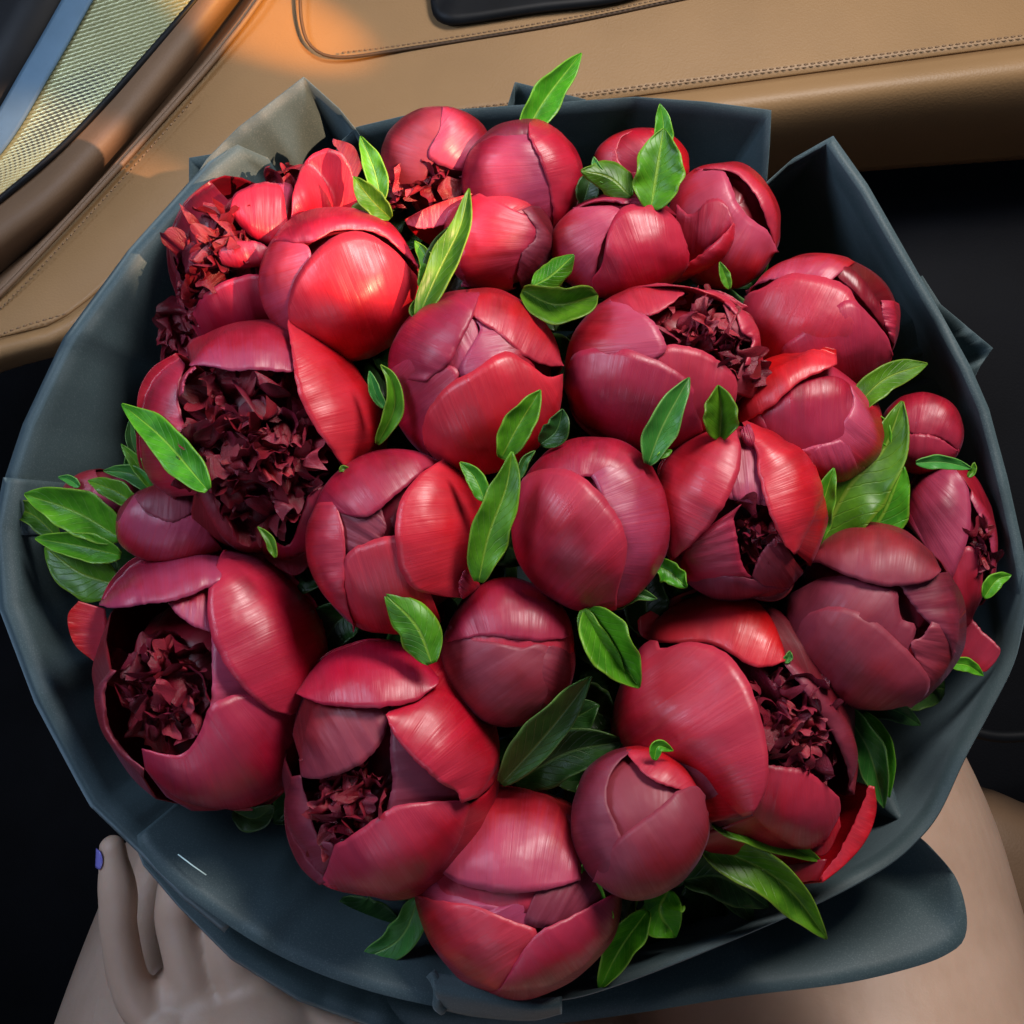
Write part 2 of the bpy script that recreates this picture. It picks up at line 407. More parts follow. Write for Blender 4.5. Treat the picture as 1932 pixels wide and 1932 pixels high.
# black switch recess at the top
rc = [(812, -60, .765), (818, 20, .760), (840, 42, .757), (880, 42, .757), (1010, 22, .758), (1150, 4, .76), (1260, -30, .765)]
V, F, U = loft_rows([[(812, -90, .78), (850, -95, .78), (900, -100, .78), (960, -100, .78), (1050, -100, .78), (1150, -100, .78), (1260, -90, .78)], [(x+5, y-12, d+.012) for x, y, d in rc], [(x, y, d+.007) for x, y, d in rc], [(x+2, y+3, d+.02) for x, y, d in rc]], 50, 14)
mesh_obj('switch_panel', V, F, M_BLACK, door, U, 0.002, -1)

# black seat at the right and left
V, F, U = loft_rows([[(1300, 330, .98), (1700, 300, .96), (2500, 260, .94)], [(1350, 420, .90), (1750, 400, .88), (2500, 380, .86)], [(1400, 900, .88), (1800, 900, .86), (2500, 900, .84)], [(1500, 1700, .90), (1900, 1700, .88), (2500, 1700, .86)], [(1500, 2300, 1.0), (1900, 2300, 1.0), (2500, 2300, 1.0)]], 30, 14)
sc_ = mesh_obj('seat_cushion', V, F, M_SEAT, door, U, 0.004, -1); sc_['label'] = 'black seat in shadow'
c0 = [W(*p) for p in catmull([(1700, 1400, .80), (1800, 1375, .79), (1900, 1390, .79), (2100, 1370, .80)], 30)]
v, f = tube(c0, 0.004, 8); mesh_obj('seat_piping', v, f, M_BLACK, door)
V, F, U = loft_rows([[(1700, 1480, .84), (1850, 1495, .83), (2000, 1545, .83), (2400, 1600, .84)], [(1700, 1530, .80), (1860, 1545, .79), (2000, 1600, .79), (2400, 1700, .80)], [(1700, 1900, .80), (1860, 1900, .79), (2000, 1950, .79), (2400, 2000, .80)], [(1700, 2300, .86), (1860, 2300, .86), (2000, 2300, .86), (2400, 2300, .86)]], 30, 16)
sb_ = mesh_obj('seat_bolster', V, F, M_TAN2, door, U, 0.004, -1); sb_['label'] = 'brown leather seat edge'

# ------------------------------------------------------------------ wrapping paper
wrap = empty('bouquet_wrap', W(966, 1000, .95))
tag(wrap, 'slate blue wrapping paper folded in overlapping sheets around the red peonies', 'wrapping paper')
CX, CY = 966, 985
def sheet(rim, depths=None, soft=False, lip=0.004, nc=90, kink=True, off=0.0, seed=0, wr=1.0, lipdrop=0.012, name='paper_sheet'):
    rim = [Vector(p)+Vector((0, 0, off)) for p in rim]
    R = catmull(rim, nc) if soft else resample(rim, nc)
    dd_ = [min(range(nc), key=lambda i: (R[i]-p).length) for p in rim]
    if not soft:
        for i_, p_ in zip(dd_, rim): R[i_] = p_.copy()
    # slight rounding of the traced corners
    for _ in range(0):
        R = [R[0]] + [(R[i-1]+R[i]*4+R[i+1])/6 for i in range(1, nc-1)] + [R[-1]]
    steps = depths or [(0.0, 0), (0.012, 0.0015), (0.05, .012), (.13, .034), (.26, .075), (.45, .13), (.70, .20), (.93, .33)]
    rows = []
    c = Vector((CX, CY, 0))
    if lip:
        rows.append([p + (p-c).xy.to_3d()*(-lip*1.2) + Vector((0, 0, lipdrop)) for p in R])
        rows.append([p + (p-c).xy.to_3d()*(-lip*0.15) + Vector((0, 0, lipdrop*0.35)) for p in R])
    for f_, dd in steps:
        row = []
        for i, p in enumerate(R):
            q = p + (c-p).xy.to_3d()*f_ + Vector((0, 0, dd))
            for ck in range(3):
                cpos = (noise.noise(Vector((ck*3.1, seed*1.7, 2)))*.9+.5); sl = noise.noise(Vector((ck*5.1, seed*2.7, 4)))*.5
                q.z += .0045*wr*max(0, 1-abs(i/nc-cpos-sl*f_)/.05)*(1 if ck % 2 else -1)*min(1, .25+f_*4)
            n1 = noise.noise(Vector((i/nc*5+seed*7.3, f_*3, seed)))
            q.z += n1*0.006*wr*min(1, f_*8+.15)
            row.append(q)
        rows.append(row)
    nr = 30
    colm = [catmull([rows[i][c_] for i in range(len(rows))], nr) for c_ in range(nc)]
    V = [W(*colm[c_][r]) for r in range(nr) for c_ in range(nc)]
    U = [(c_/(nc-1), r/(nr-1)) for r in range(nr) for c_ in range(nc)]
    return mesh_obj(name, V, grid_faces(nr, nc), M_PAPER, wrap, U, 0.0004, 0)
# back sheets first
sheet([(335, 420, .565), (357, 345, .562), (357, 298, .56), (420, 288, .56), (520, 300, .57)], off=.006, seed=1, lip=0)
sheet([(930, 300, .58), (955, 210, .575), (972, 155, .572), (1040, 172, .572), (1105, 188, .575), (1130, 260, .58)], seed=2, lip=0)
sheet([(1740, 520, .56), (1775, 575, .555), (1873, 657, .552), (1848, 692, .555), (1800, 800, .57)], seed=3, lip=0)
sheet([(250, 520, .548), (390, 300, .545), (450, 240, .545), (573, 145, .55), (640, 205, .555), (672, 245, .558), (720, 320, .57)], seed=4, lip=0, off=.002)
sheet([(610, 340, .575), (640, 270, .565), (672, 240, .562), (790, 212, .558), (960, 200, .555), (1200, 183, .552), (1330, 192, .55), (1455, 208, .548), (1452, 270, .552), (1447, 335, .558), (1440, 420, .58)], seed=5, lip=0)
sheet([(1390, 420, .575), (1450, 340, .558), (1500, 295, .552), (1575, 253, .545), (1640, 345, .538), (1780, 590, .528), (1835, 690, .524), (1870, 770, .522), (1905, 900, .518), (1932, 1020, .515), (1950, 1120, .513), (1955, 1200, .513)], depths=[(0, 0), (.012, .003), (.04, .022), (.09, .060), (.2, .125), (.45, .2), (.7, .26), (.93, .34)], seed=6, lip=.004)
sheet([(18, 1010, .512), (5, 905, .510), (40, 800, .510), (80, 715, .510), (118, 635, .512), (240, 470, .522), (390, 302, .537), (440, 262, .545), (500, 290, .56)], seed=7, lip=.003)
sheet([(0, 900, .508), (-20, 1000, .504), (-8, 1150, .500), (60, 1330, .498), (140, 1480, .498), (165, 1525, .498), (255, 1612, .500), (340, 1700, .502), (420, 1765, .505)], seed=8, lip=.006)
# flap below the main rim at the lower left and the big rolled flap at lower right
sheet([(230, 1560, .535), (262, 1640, .53), (330, 1720, .528), (430, 1820, .526), (560, 1900, .525), (700, 1950, .525), (800, 1960, .525), (900, 1945, .53)], seed=9, lip=.01)
sheet([(700, 1945, .53), (850, 1950, .525), (1000, 1950, .52), (1200, 1925, .52), (1400, 1893, .52), (1600, 1868, .522), (1740, 1835, .525), (1805, 1808, .527), (1832, 1780, .529), (1835, 1730, .531), (1815, 1665, .534), (1770, 1610, .537), (1720, 1560, .545), (1690, 1480, .56)],
      depths=[(0, 0), (.012, .001), (.05, .006), (.12, .02), (.26, .06), (.45, .12), (.7, .2), (.93, .33)], seed=10, lip=.014, nc=110, wr=.5, soft=True)
sheet([(1960, 1080, .511), (1945, 1180, .510), (1925, 1260, .509), (1880, 1350, .508), (1832, 1440, .507), (1785, 1540, .506), (1742, 1595, .504), (1690, 1640, .502), (1600, 1692, .498), (1500, 1738, .496), (1300, 1822, .492), (1150, 1878, .490), (1060, 1900, .490), (960, 1900, .490), (880, 1885, .491), (830, 1870, .494)],
      depths=[(0, 0), (.012, .003), (.04, .022), (.09, .060), (.2, .125), (.45, .2), (.7, .26), (.93, .34)], seed=11, lip=.012, nc=120, wr=.6, soft=True)
sheet([(255, 1580, .500), (262, 1605, .497), (320, 1670, .494), (450, 1765, .491), (560, 1825, .489), (680, 1870, .487), (790, 1898, .486), (860, 1910, .487), (900, 1905, .489)],
      depths=[(0, 0), (.02, .001), (.05, .007), (.11, .02), (.24, .062), (.45, .12), (.7, .2), (.93, .33)], seed=12, lip=.02, lipdrop=.008, wr=.6, soft=True)
# short curled end of the overlapping sheet at the bottom
P0 = [(812, 1835, .483), (900, 1850, .482), (1000, 1880, .484), (1060, 1880, .487)]
P1 = [(818, 1868, .478), (900, 1885, .478), (1000, 1903, .481), (1060, 1897, .486)]
P2 = [(835, 1905, .484), (900, 1918, .485), (1000, 1925, .487), (1060, 1912, .49)]
V, F, U = loft_rows([P0, P1, P2], 40, 14); mesh_obj('paper_fold', V, F, M_PAPER, wrap, U, 0.0006, 0)
P3 = [Vector(p) for p in [(812, 1836, .483), (822, 1850, .482), (828, 1872, .4815), (826, 1895, .4825), (836, 1906, .484)]]
v, f = tube([W(*p) for p in catmull(P3, 20)], 0.0022, 8); mesh_obj('paper_fold', v, f, M_PAPER, wrap)
v, f = tube([W(336, 1612, .4955), W(362, 1632, .4940), W(389, 1651, .4930)], 0.00028, 6)
o = mesh_obj('thread', v, f, M_WHITE); tag(o, 'short white thread stuck to the paper rim at the lower left', 'thread')

# ------------------------------------------------------------------ peonies
GROUP = 'dark red peonies in the bouquet'
def dome(x, y):
    r2 = ((x-966)/900)**2 + ((y-1000)/900)**2
    return 0.545 - 0.055*(1-min(1.2, r2)) - (y-1000)/900*0.008
ALLF = []
class Flower:
    def __init__(s, label, cx, cy, rx, ry, rot=0, dz=0, lean=None, mat='r', core=0.93, core_mat=None, name='peony', rzf=0.95):
        ALLF.append(s); s.nv = Vector((cx*.37, cy*.53, 1.7)); s.cx, s.cy, s.rx, s.ry, s.mat = cx, cy, rx, ry, mat
        s.D = dome(cx, cy) - dz
        s.c = CP(cx, cy, s.D); s.rot = radians(rot)
        k = s.D/FOC; s.R = Vector((rx*k, ry*k, min(rx, ry)*k*rzf))
        lx, ly = lean if lean else ((cx-966)/966*0.45, -(cy-966)/966*0.45)
        s.axis = Vector((lx, ly, 1)).normalized(); s.nb = -s.axis
        ax = s.axis
        s.base = s.c + Vector((s.nb.x*s.R.x, s.nb.y*s.R.y, s.nb.z*s.R.z))*0.98
        s.e = empty(name, C2W(s.base)); tag(s.e, label, 'peony', GROUP)
        s.n = 0; s.seed = random.Random(hash((cx, cy)) & 0xffff)
        s.k0 = 1.0
        # stem down to the tied neck
        neck = CP(966+(cx-966)*.05, 1000+(cy-1000)*.05, .92)
        midp = (s.base*0.6+neck*0.4) + Vector((s.nb.x, s.nb.y, s.nb.z))*0.02
        P = catmull([s.base, midp, neck], 14)
        v, f = tube([C2W(p) for p in P], 0.0035, 8); mesh_obj('stem', v, f, M_STEM, s.e)
        # sepals cupping the base
        for j in range(4):
            s.sepal(j*pi/2+.5)
        if core: s.corem(core, core_mat or mat)
    def tolocal(s, p):
        q = p - s.c; c_, s_ = cos(s.rot), sin(s.rot)
        return Vector(((q.x*c_+q.y*s_)/s.R.x, (-q.x*s_+q.y*c_)/s.R.y, q.z/s.R.z))
    def toworld(s, n):
        L_ = n.length
        if L_ > 1e-6: n = n*(1+.055*noise.noise(n/L_*1.3+s.nv)+.02*noise.noise(n/L_*3.1+s.nv))
        x, y, z = n.x*s.R.x, n.y*s.R.y, n.z*s.R.z; c_, s_ = cos(s.rot), sin(s.rot)
        return C2W(s.c + Vector((x*c_-y*s_, x*s_+y*c_, z)))
    def hit(s, x, y, k):
        o = s.tolocal(Vector((0, 0, 0))); d = s.tolocal(CP(x, y, 1.0)) - o
        b = o.dot(d); a = d.dot(d); c = o.dot(o)-k*k; disc = b*b-a*c
        t = (-b-sqrt(disc))/a if disc > 0 else -b/a
        return o + d*t
    def sil(s, deg):
        a = radians(deg); x, y = s.rx*cos(a), s.ry*sin(a)
        return (s.cx + x*cos(s.rot)-y*sin(s.rot), s.cy - (x*sin(s.rot)+y*cos(s.rot)))
    def corem(s, k, mt):
        V, F = [], []; nu, nv = 28, 16
        t = s.axis.orthogonal().normalized(); b = s.axis.cross(t)
        for i in range(nv):
            th = pi*(i+.3)/(nv-.4)
            for j in range(nu):
                a = 2*pi*j/nu
                n = s.axis*cos(th) + (t*cos(a)+b*sin(a))*sin(th)
                kk = k*(1+.03*sin(3*a+2*th)-.05*math.exp(-(th/.35)**2))
                V.append(s.toworld(n*kk))
        for i in range(nv-1):
            for j in range(nu): F.append((i*nu+j, (i+1)*nu+j, (i+1)*nu+(j+1) % nu, i*nu+(j+1) % nu))
        U = [((i % nu)/nu, (i//nu)/nv) for i in range(len(V))]
        F.append(tuple(range(nu))); F.append(tuple(range((nv-1)*nu, nv*nu))[::-1])
        mesh_obj('inner_bud', V, F, MATS[mt], s.e, U)
    def sepal(s, a0):
        t = s.axis.orthogonal().normalized(); b = s.axis.cross(t); V = []
        for i in range(9):
            th = pi - 0.08 - i/8*0.85
            w = 0.42*sin(pi*(0.12+0.88*i/8))**.7+.02
            for j in range(7):
                a = a0+(j-3)/3*w
                V.append(s.toworld((s.axis*cos(th)+(t*cos(a)+b*sin(a))*sin(th))*(1.06+.01*i/8)))
        mesh_obj('sepal', V, grid_faces(9, 7), M_STEM, s.e, [(j/6, i/8) for i in range(9) for j in range(7)], .0008)
    def petal(s, rim, B=None, k=None, kb=None, mat=None, bulge=0.03, tuck=True, rag=1.0, dip=0.007, und=0.03, label=None):
        s.n += 1
        if k is None: k = s.k0 + 0.022*s.n
        if kb is None: kb = 1.0 + 0.25*(k-1)
        NU, N1, N2 = 37, 18, 8
        if isinstance(B, tuple):
            a0, a1 = B; B = [s.sil(a0+(a1-a0)*i/12) for i in range(13)]
            ease = True
        else: ease = True
        rim = [(p[0], p[1], p[2] if len(p) > 2 else k) for p in rim]
        A = catmull(rim, NU); Bq = catmull([(p[0], p[1], p[2] if len(p) > 2 else kb) for p in B], NU)
        sd = s.seed.random()*100
        bulge *= s.seed.uniform(.7, 1.7)
        for i, p in enumerate(A):
            e = rag*(noise.noise(Vector((i*.55+sd, sd, 0)))*2.4+noise.noise(Vector((i*1.7+sd, sd, 5)))*1.3)
            dvec = (Bq[i]-A[i]).xy
            if dvec.length > 1: dvec = dvec.normalized()
            p.x += dvec.x*e; p.y += dvec.y*e
        V, U = [], []
        last = None
        for r in range(N1+1):
            t = r/N1; tt = sin(t*pi/2)
            row = []
            for i in range(NU):
                u = i/(NU-1)
                px = A[i].x+(Bq[i].x-A[i].x)*tt; py = A[i].y+(Bq[i].y-A[i].y)*tt
                kk = A[i].z+(Bq[i].z-A[i].z)*(t*t*(3-2*t))
                eu = min(1, min(u, 1-u)/.36); eu = eu*(2-eu)
                kk += bulge*sin(pi*min(1, t*1.0))*eu
                et = min(1, t/.3); et = et*(2-et)
                kk -= dip*(1-min(et, 0.3+.7*eu))
                n = s.hit(px, py, kk)
                ns = noise.noise(n*1.9+Vector((sd, 0, 0)))*und*1.3 + noise.noise(Vector((u*7+sd, t*1.3, 3)))*und*.5 + noise.noise(Vector((u*10+sd, t*3.5, 8)))*und*.35*(1-t)
                ns *= (1-t*.7)
                n = s.hit(px, py, kk+ns)
                row.append(n)
            for i, n in enumerate(row):
                V.append(s.toworld(n)); U.append((i/(NU-1), t*.7))
            last = row
        rows = N1+1
        if tuck:
            for r in range(1, N2+1):
                t = r/N2*0.93
                for i, n in enumerate(last):
                    L = n.length; d = n/L
                    om = math.acos(max(-1, min(1, d.dot(s.nb))))
                    so = sin(om)
                    q = d if so < 1e-3 else (d*(sin((1-t)*om)/so) + s.nb*(sin(t*om)/so))
                    V.append(s.toworld(q*(L*(1-t)+.99*t))); U.append((i/(NU-1), .7+.3*t))
            rows += N2
        o = mesh_obj('petal', V, grid_faces(rows, NU), MATS[mat or s.mat], s.e, U, 0.0005, 0)
        if label: o['label'] = label
        return o
    def ruffles(s, x, y, rx, ry, n, k=0.86, size=30, rot=0, mat='i', mix=0.25, lift=0.5, dk=0.12):
        "crinkled inner petals filling an open throat"
        rnd = s.seed
        n = int(n*.72)
        for i in range(n):
            f = sqrt((i+.5)/n); a = i*2.39996+rnd.random()*.5
            ex, ey = f*rx*cos(a), f*ry*sin(a); c_, s_ = cos(radians(rot)), sin(radians(rot))
            px, py = x+ex*c_-ey*s_, y-(ex*s_+ey*c_)
            kk = k + dk*(0.5-f*f) + rnd.uniform(-.05, .05)
            nn = s.hit(px, py, kk)
            pw = s.toworld(nn)
            vdir = (CAM_POS-pw).normalized()
            nrm = (s.toworld(nn*1.05)-pw).normalized()
            outw = (RIGHT*ex*1.0 + UP*ey*1.0); outw = outw/max(outw.length, 1)*1.0 if outw.length > 0 else RIGHT
            outw = (RIGHT*(ex*c_-ey*s_)+UP*(ex*s_+ey*c_)).normalized()
            rv = Vector((rnd.uniform(-1, 1), rnd.uniform(-1, 1), rnd.uniform(-1, 1)))
            rv2 = Vector((rnd.uniform(-1, 1), rnd.uniform(-1, 1), rnd.uniform(-1, 1)))
            z = (nrm*lift*.8 + vdir*lift*.7 - outw*f*0.15 + rv*0.7).normalized()
            yv = (rnd.choice((1, -1))*outw*.8 + rv2); yv = (yv-z*yv.dot(z)).normalized(); xv = yv.cross(z)
            sz = size*1.75*s.D/FOC*rnd.uniform(.6, 1.3)
            M = Matrix((xv, yv, z)).transposed().to_4x4() @ Matrix.Diagonal((sz*rnd.uniform(.8, 1.2), sz, sz*rnd.uniform(.8, 1.15), 1))
            pos = pw - z*sz*0.62 - s.e.location
            o = bpy.data.objects.new('inner_petal', rnd.choice(RUF[mat if rnd.random() > mix else 'j']))
            col.objects.link(o); o.parent = s.e
            o.matrix_basis = Matrix.Translation(pos) @ M
    def leaf(s, pts, w, h=(-.012, .006), fold=.35, roll=0.0, mat='g', wl=None, wr_=None, curl=0.0, wave=0.2, tipb=0.0, pw_=(.6, .8)):
        P = [Vector((p[0], p[1], 0)) for p in pts]; w = w*1.1
        n = 26; Q = catmull(P, n); V, U = [], []; m = 13
        sd = s.seed.random()*50
        pk = (pw_[0]/(pw_[0]+pw_[1]))**pw_[0]*(pw_[1]/(pw_[0]+pw_[1]))**pw_[1]
        for i in range(n):
            t = i/(n-1)
            tg = (Q[min(i+1, n-1)]-Q[max(i-1, 0)]).xy.normalized(); nx, ny = -tg.y, tg.x
            ww = max(.04, (max(0, t+.02)/1.02)**pw_[0]*(1-t)**pw_[1]/pk)
            dist = dome(Q[i].x, Q[i].y)-.030-(h[0]+(h[1]-h[0])*t) + tipb*max(0, t-.6)**2
            for j in range(m):
                sv = (j-6)/6
                hw = w*ww*((wl or 1) if sv < 0 else (wr_ or 1))
                wv = noise.noise(Vector((t*5+sd, sv*1.1, sd)))*wave*abs(sv)
                ox = hw*sv*(1+wv)
                dd = -abs(sv)**1.3*fold*1.7*w*ww + sv*roll*1.5*w*ww + curl*w*ww*sv*sv*sv + wv*w*1.5
                V.append(W(Q[i].x+nx*ox, Q[i].y+ny*ox, dist+dd*dist/FOC)); U.append((j/(m-1), t))
        mesh_obj('leaf', V, grid_faces(n, m), LM[mat], s.e, U, 0.0004, 0)

def ruffle_meshes(mat, seed):
    "crumpled cupped petals of several widths, with wavy notched tips"
    out = []
    for q in range(10):
        rnd = random.Random(seed*31+q); nu, nv = 23, 14; V, U = [], []
        sd = rnd.uniform(0, 50); frk = rnd.uniform(2.6, 5.2); frA = rnd.uniform(.12, .26); wide = rnd.uniform(.8, 1.5); cup = rnd.uniform(.25, .8); curl = rnd.uniform(-.5, .9)
        for r in range(nv):
            v = r/(nv-1)
            for c in range(nu):
                u = (c/(nu-1)-.5)*2
                a = u*cup*1.5
                w = wide*(.28+.72*v**.6)*.5*(1-.25*max(0, v-.75)*4*.6)
                x = w*(sin(a)/(cup*1.5))
                y = w*(1-cos(a))/(cup*1.5) + curl*v*v*.45
                z = v*(1-.34*abs(u)**2.2-.30*curl*v)
                n1 = noise.noise(Vector((u*1.7+sd, v*1.2, sd))); n2 = noise.noise(Vector((u*3.7, v*2.1+sd, sd+9)))
                n3 = noise.noise(Vector((u*2.5+sd, 3, sd)))
                y += (n1*.62+n2*.13)*v + .45*frA*sin(frk*u+sd)*v**1.6 + max(0, v-.6)**2*curl*1.2
                z += n3*.20*v**3
                x += n2*.06*v
                V.append((x, y, z)); U.append((u*.5+.5, (1-v)*.9))
        me = bpy.data.meshes.new('inner_petal'); me.from_pydata(V, [], grid_faces(nv, nu))
        ul = me.uv_layers.new(name='UVMap'); idx = np.empty(len(me.loops), dtype=np.int32); me.loops.foreach_get('vertex_index', idx)
        ul.data.foreach_set('uv', np.array(U, dtype=np.float32)[idx].ravel())
        me.polygons.foreach_set('use_smooth', [True]*len(me.polygons)); me.materials.append(MATS[mat]); out.append(me)
    return out
RUF = {'i': ruffle_meshes('i', 1), 'j': ruffle_meshes('j', 2)}
# 1 top bud
f = Flower('rosy peony bud at the back of the bouquet, its torn lower side showing dark ruffles', 825, 300, 105, 96, dz=-.006, mat='d', core=.85)
f.petal([(850, 206), (838, 250), (822, 300), (800, 340), (765, 372)], (80, 238), mat='d')
f.petal([(835, 208), (828, 250), (806, 295), (850, 318), (905, 322), (935, 300)], (85, -5), mat='o')
f.petal([(905, 262), (925, 285), (900, 310), (868, 335)], [(935, 262), (950, 290), (925, 330), (890, 350)], mat='d', k=1.1)
f.ruffles(800, 368, 75, 42, 26, k=1.0, size=34)
# 2
f = Flower('mauve peony bud with one red petal rising to a point, at the top edge', 985, 338, 112, 108, mat='o', dz=.004)
f.petal([(905, 268), (950, 262), (1005, 258), (1040, 275)], (150, 50), mat='d')
f.petal([(998, 240), (1030, 300), (1060, 370), (1050, 440)], (98, 290), mat='o')
f.petal([(1000, 228), (998, 255), (1018, 300), (1036, 350), (1044, 400), (1040, 442)], [(1003, 228), (1050, 243), (1080, 275), (1094, 320), (1090, 380), (1045, 443)], mat='b', k=1.09)
f.leaf([(985, 262), (1030, 185), (1097, 100)], 27, h=(-.015, -.005), fold=.5, roll=.2)
# 3
f = Flower('small half hidden peony bud behind the leaves at the upper right', 1210, 312, 91, 66, mat='r', dz=-.010)
f.petal([(1290, 300), (1240, 345), (1200, 360)], (0, 300), mat='r')
f.petal([(1225, 250), (1232, 290), (1255, 330), (1262, 362)], (80, -60), mat='b')
f.petal([(1188, 250), (1172, 262), (1164, 290), (1182, 320), (1235, 338), (1230, 365)], (100, 285), mat='r')
f.leaf([(1242, 300), (1252, 245), (1245, 196)], 16, h=(-.01, .004), mat='g')
f.leaf([(1228, 395), (1238, 330), (1252, 242)], 46, h=(-.002, .012), fold=.3, wl=.8)
f.leaf([(1190, 372), (1150, 335), (1096, 322)], 27, h=(-.002, .004), fold=-.3)
f.leaf([(1140, 345), (1125, 315), (1120, 296)], 9, h=(-.002, .004), mat='b')
f.leaf([(1100, 385), (1110, 350), (1118, 322)], 20, h=(-.016, -.010), mat='k')
# 4
f = Flower('peony bud at upper right splitting open on its right side, one glossy petal curled out', 1365, 427, 104, 118, dz=-.002, mat='d', core=.80, core_mat='i')
f.petal([(1318, 318), (1376, 322), (1412, 350), (1441, 405), (1466, 470)], (122, -22), mat='r', k=1.03, label='arched petal over the dark opening')
f.petal([(1325, 322), (1362, 322), (1378, 345), (1392, 385), (1420, 415), (1452, 440), (1468, 475)], (112, 335), mat='o', k=1.05)
f.petal([(1276, 385), (1305, 405), (1340, 376), (1368, 384), (1384, 424)], [(1270, 470), (1285, 490), (1310, 490), (1335, 470), (1380, 430)], mat='r', k=1.12, kb=1.06, tuck=False)
f.petal([(1384, 420), (1368, 440), (1335, 470), (1300, 496), (1255, 530)], [(1386, 425), (1382, 456), (1362, 486), (1330, 510), (1280, 535)], mat='b', k=1.30, kb=1.10, tuck=False, bulge=.08, label='glossy curled-out petal')
f.leaf([(1376, 545), (1368, 520), (1358, 494)], 9, h=(.004, .008))
# 5
f = Flower('two lobed red peony bud between the leafy gap and the upper right buds', 1168, 466, 130, 97, dz=.004, mat='r')
f.petal([(1085, 392), (1130, 380), (1190, 385), (1240, 395)], (150, 40), mat='r', k=1.01)
f.petal([(1080, 392), (1166, 392), (1160, 420), (1140, 450), (1125, 510), (1130, 555)], (130, 262), mat='o')
f.petal([(1122, 548), (1116, 528), (1138, 495), (1147, 440), (1166, 400), (1200, 384), (1245, 390), (1282, 420), (1297, 465)], [(1130, 560), (1160, 566), (1195, 562), (1225, 550), (1255, 535), (1280, 515), (1293, 500), (1297, 480)], mat='b', k=1.10, label='broad red front petal')
# 6
f = Flower('glossy red peony bud with a torn tip, right of the long upright leaf', 940, 455, 102, 94, dz=.004, mat='r')
f.petal([(768, 424), (800, 432), (850, 420), (880, 400)], [(765, 415), (800, 398), (845, 378), (890, 364)], mat='o', k=1.0, kb=.9)
f.petal([(868, 395), (880, 450), (885, 500), (870, 540)], (125, 250), mat='o')
f.petal([(1000, 410), (1018, 440), (1000, 470), (975, 505), (965, 545)], (110, 290), mat='r')
f.petal([(985, 396), (1010, 430), (1008, 452), (985, 478), (975, 520)], [(1000, 390), (1030, 430), (1044, 460), (1020, 500), (985, 545)], mat='d', k=1.1)
f.leaf([(788, 602), (830, 510), (868, 430), (885, 356)], 25, h=(.002, .012), fold=.35, roll=-.3)
f.leaf([(812, 560), (828, 480), (862, 418)], 21, h=(-.006, .004), mat='k')
f.leaf([(1005, 540), (1040, 520), (1083, 481)], 22, h=(.0, .004), fold=-.4)
f.leaf([(985, 548), (1050, 575), (1128, 556)], 32, h=(-.002, .006), fold=.8, wl=.9, pw_=(.5, .45))
# 8 open, sunlit, upper left
f = Flower('open peony at the far upper left with sunlit scarlet petals and dark ruffles', 480, 490, 165, 170, dz=-.010, mat='d', core=.72, core_mat='i', lean=(-.8, .4))
f.petal([(345, 640), (362, 560), (400, 480), (450, 400)], (205, 120), mat='i', k=.86, kb=.9)
f.petal([(630, 262), (655, 300), (672, 345)], [(632, 256), (672, 270), (690, 310)], mat='d', k=1.0, tuck=False)
f.petal([(520, 350), (545, 348), (562, 380), (572, 420)], [(520, 420), (530, 440), (550, 450), (575, 450)], mat='o', k=1.0, tuck=False)
f.petal([(434, 400), (440, 375), (460, 358), (492, 348), (522, 350), (534, 372), (535, 400)], [(445, 415), (460, 432), (478, 448), (500, 458), (520, 462), (540, 458), (550, 440)], mat='b', k=1.12, kb=1.0, bulge=.05, label='sunlit scarlet petal')
f.petal([(548, 412), (552, 365), (572, 310), (600, 282), (635, 276), (662, 300), (676, 345), (678, 385)], [(558, 416), (580, 416), (600, 412), (620, 408), (640, 402), (655, 398), (668, 394), (678, 390)], mat='b', k=1.18, kb=1.02, bulge=.05, label='sunlit scarlet petal')
f.petal([(415, 488), (414, 470), (430, 458), (460, 455), (490, 458), (508, 470)], [(420, 498), (440, 504), (460, 505), (480, 503), (500, 500), (515, 490)], mat='r', k=1.06, kb=1.0, bulge=.04, tuck=False)
f.petal([(355, 668), (360, 610), (380, 562), (420, 532), (470, 518), (505, 520)], [(362, 690), (400, 680), (440, 670), (480, 665), (505, 655), (520, 640)], mat='b', k=1.04, label='rusty red lower petal')
f.petal([(320, 700), (332, 640), (352, 590)], [(300, 700), (308, 640), (335, 580)], mat='i', k=.9, tuck=False)
f.ruffles(545, 340, 32, 24, 10, k=.95, size=28, mat='i')
f.ruffles(330, 660, 22, 40, 12, k=.94, size=30)
f.ruffles(420, 445, 42, 50, 22, k=.98, size=34)
f.ruffles(372, 520, 45, 50, 24, k=.96, size=36)
f.ruffles(345, 610, 32, 50, 18, k=.98, size=36)
f.ruffles(460, 455, 45, 48, 16, k=.86, size=32)
f.leaf([(720, 380), (706, 320), (680, 257)], 19, h=(-.014, -.002))
f.leaf([(737, 412), (702, 378), (667, 333)], 20, h=(-.008, .002), fold=.5)
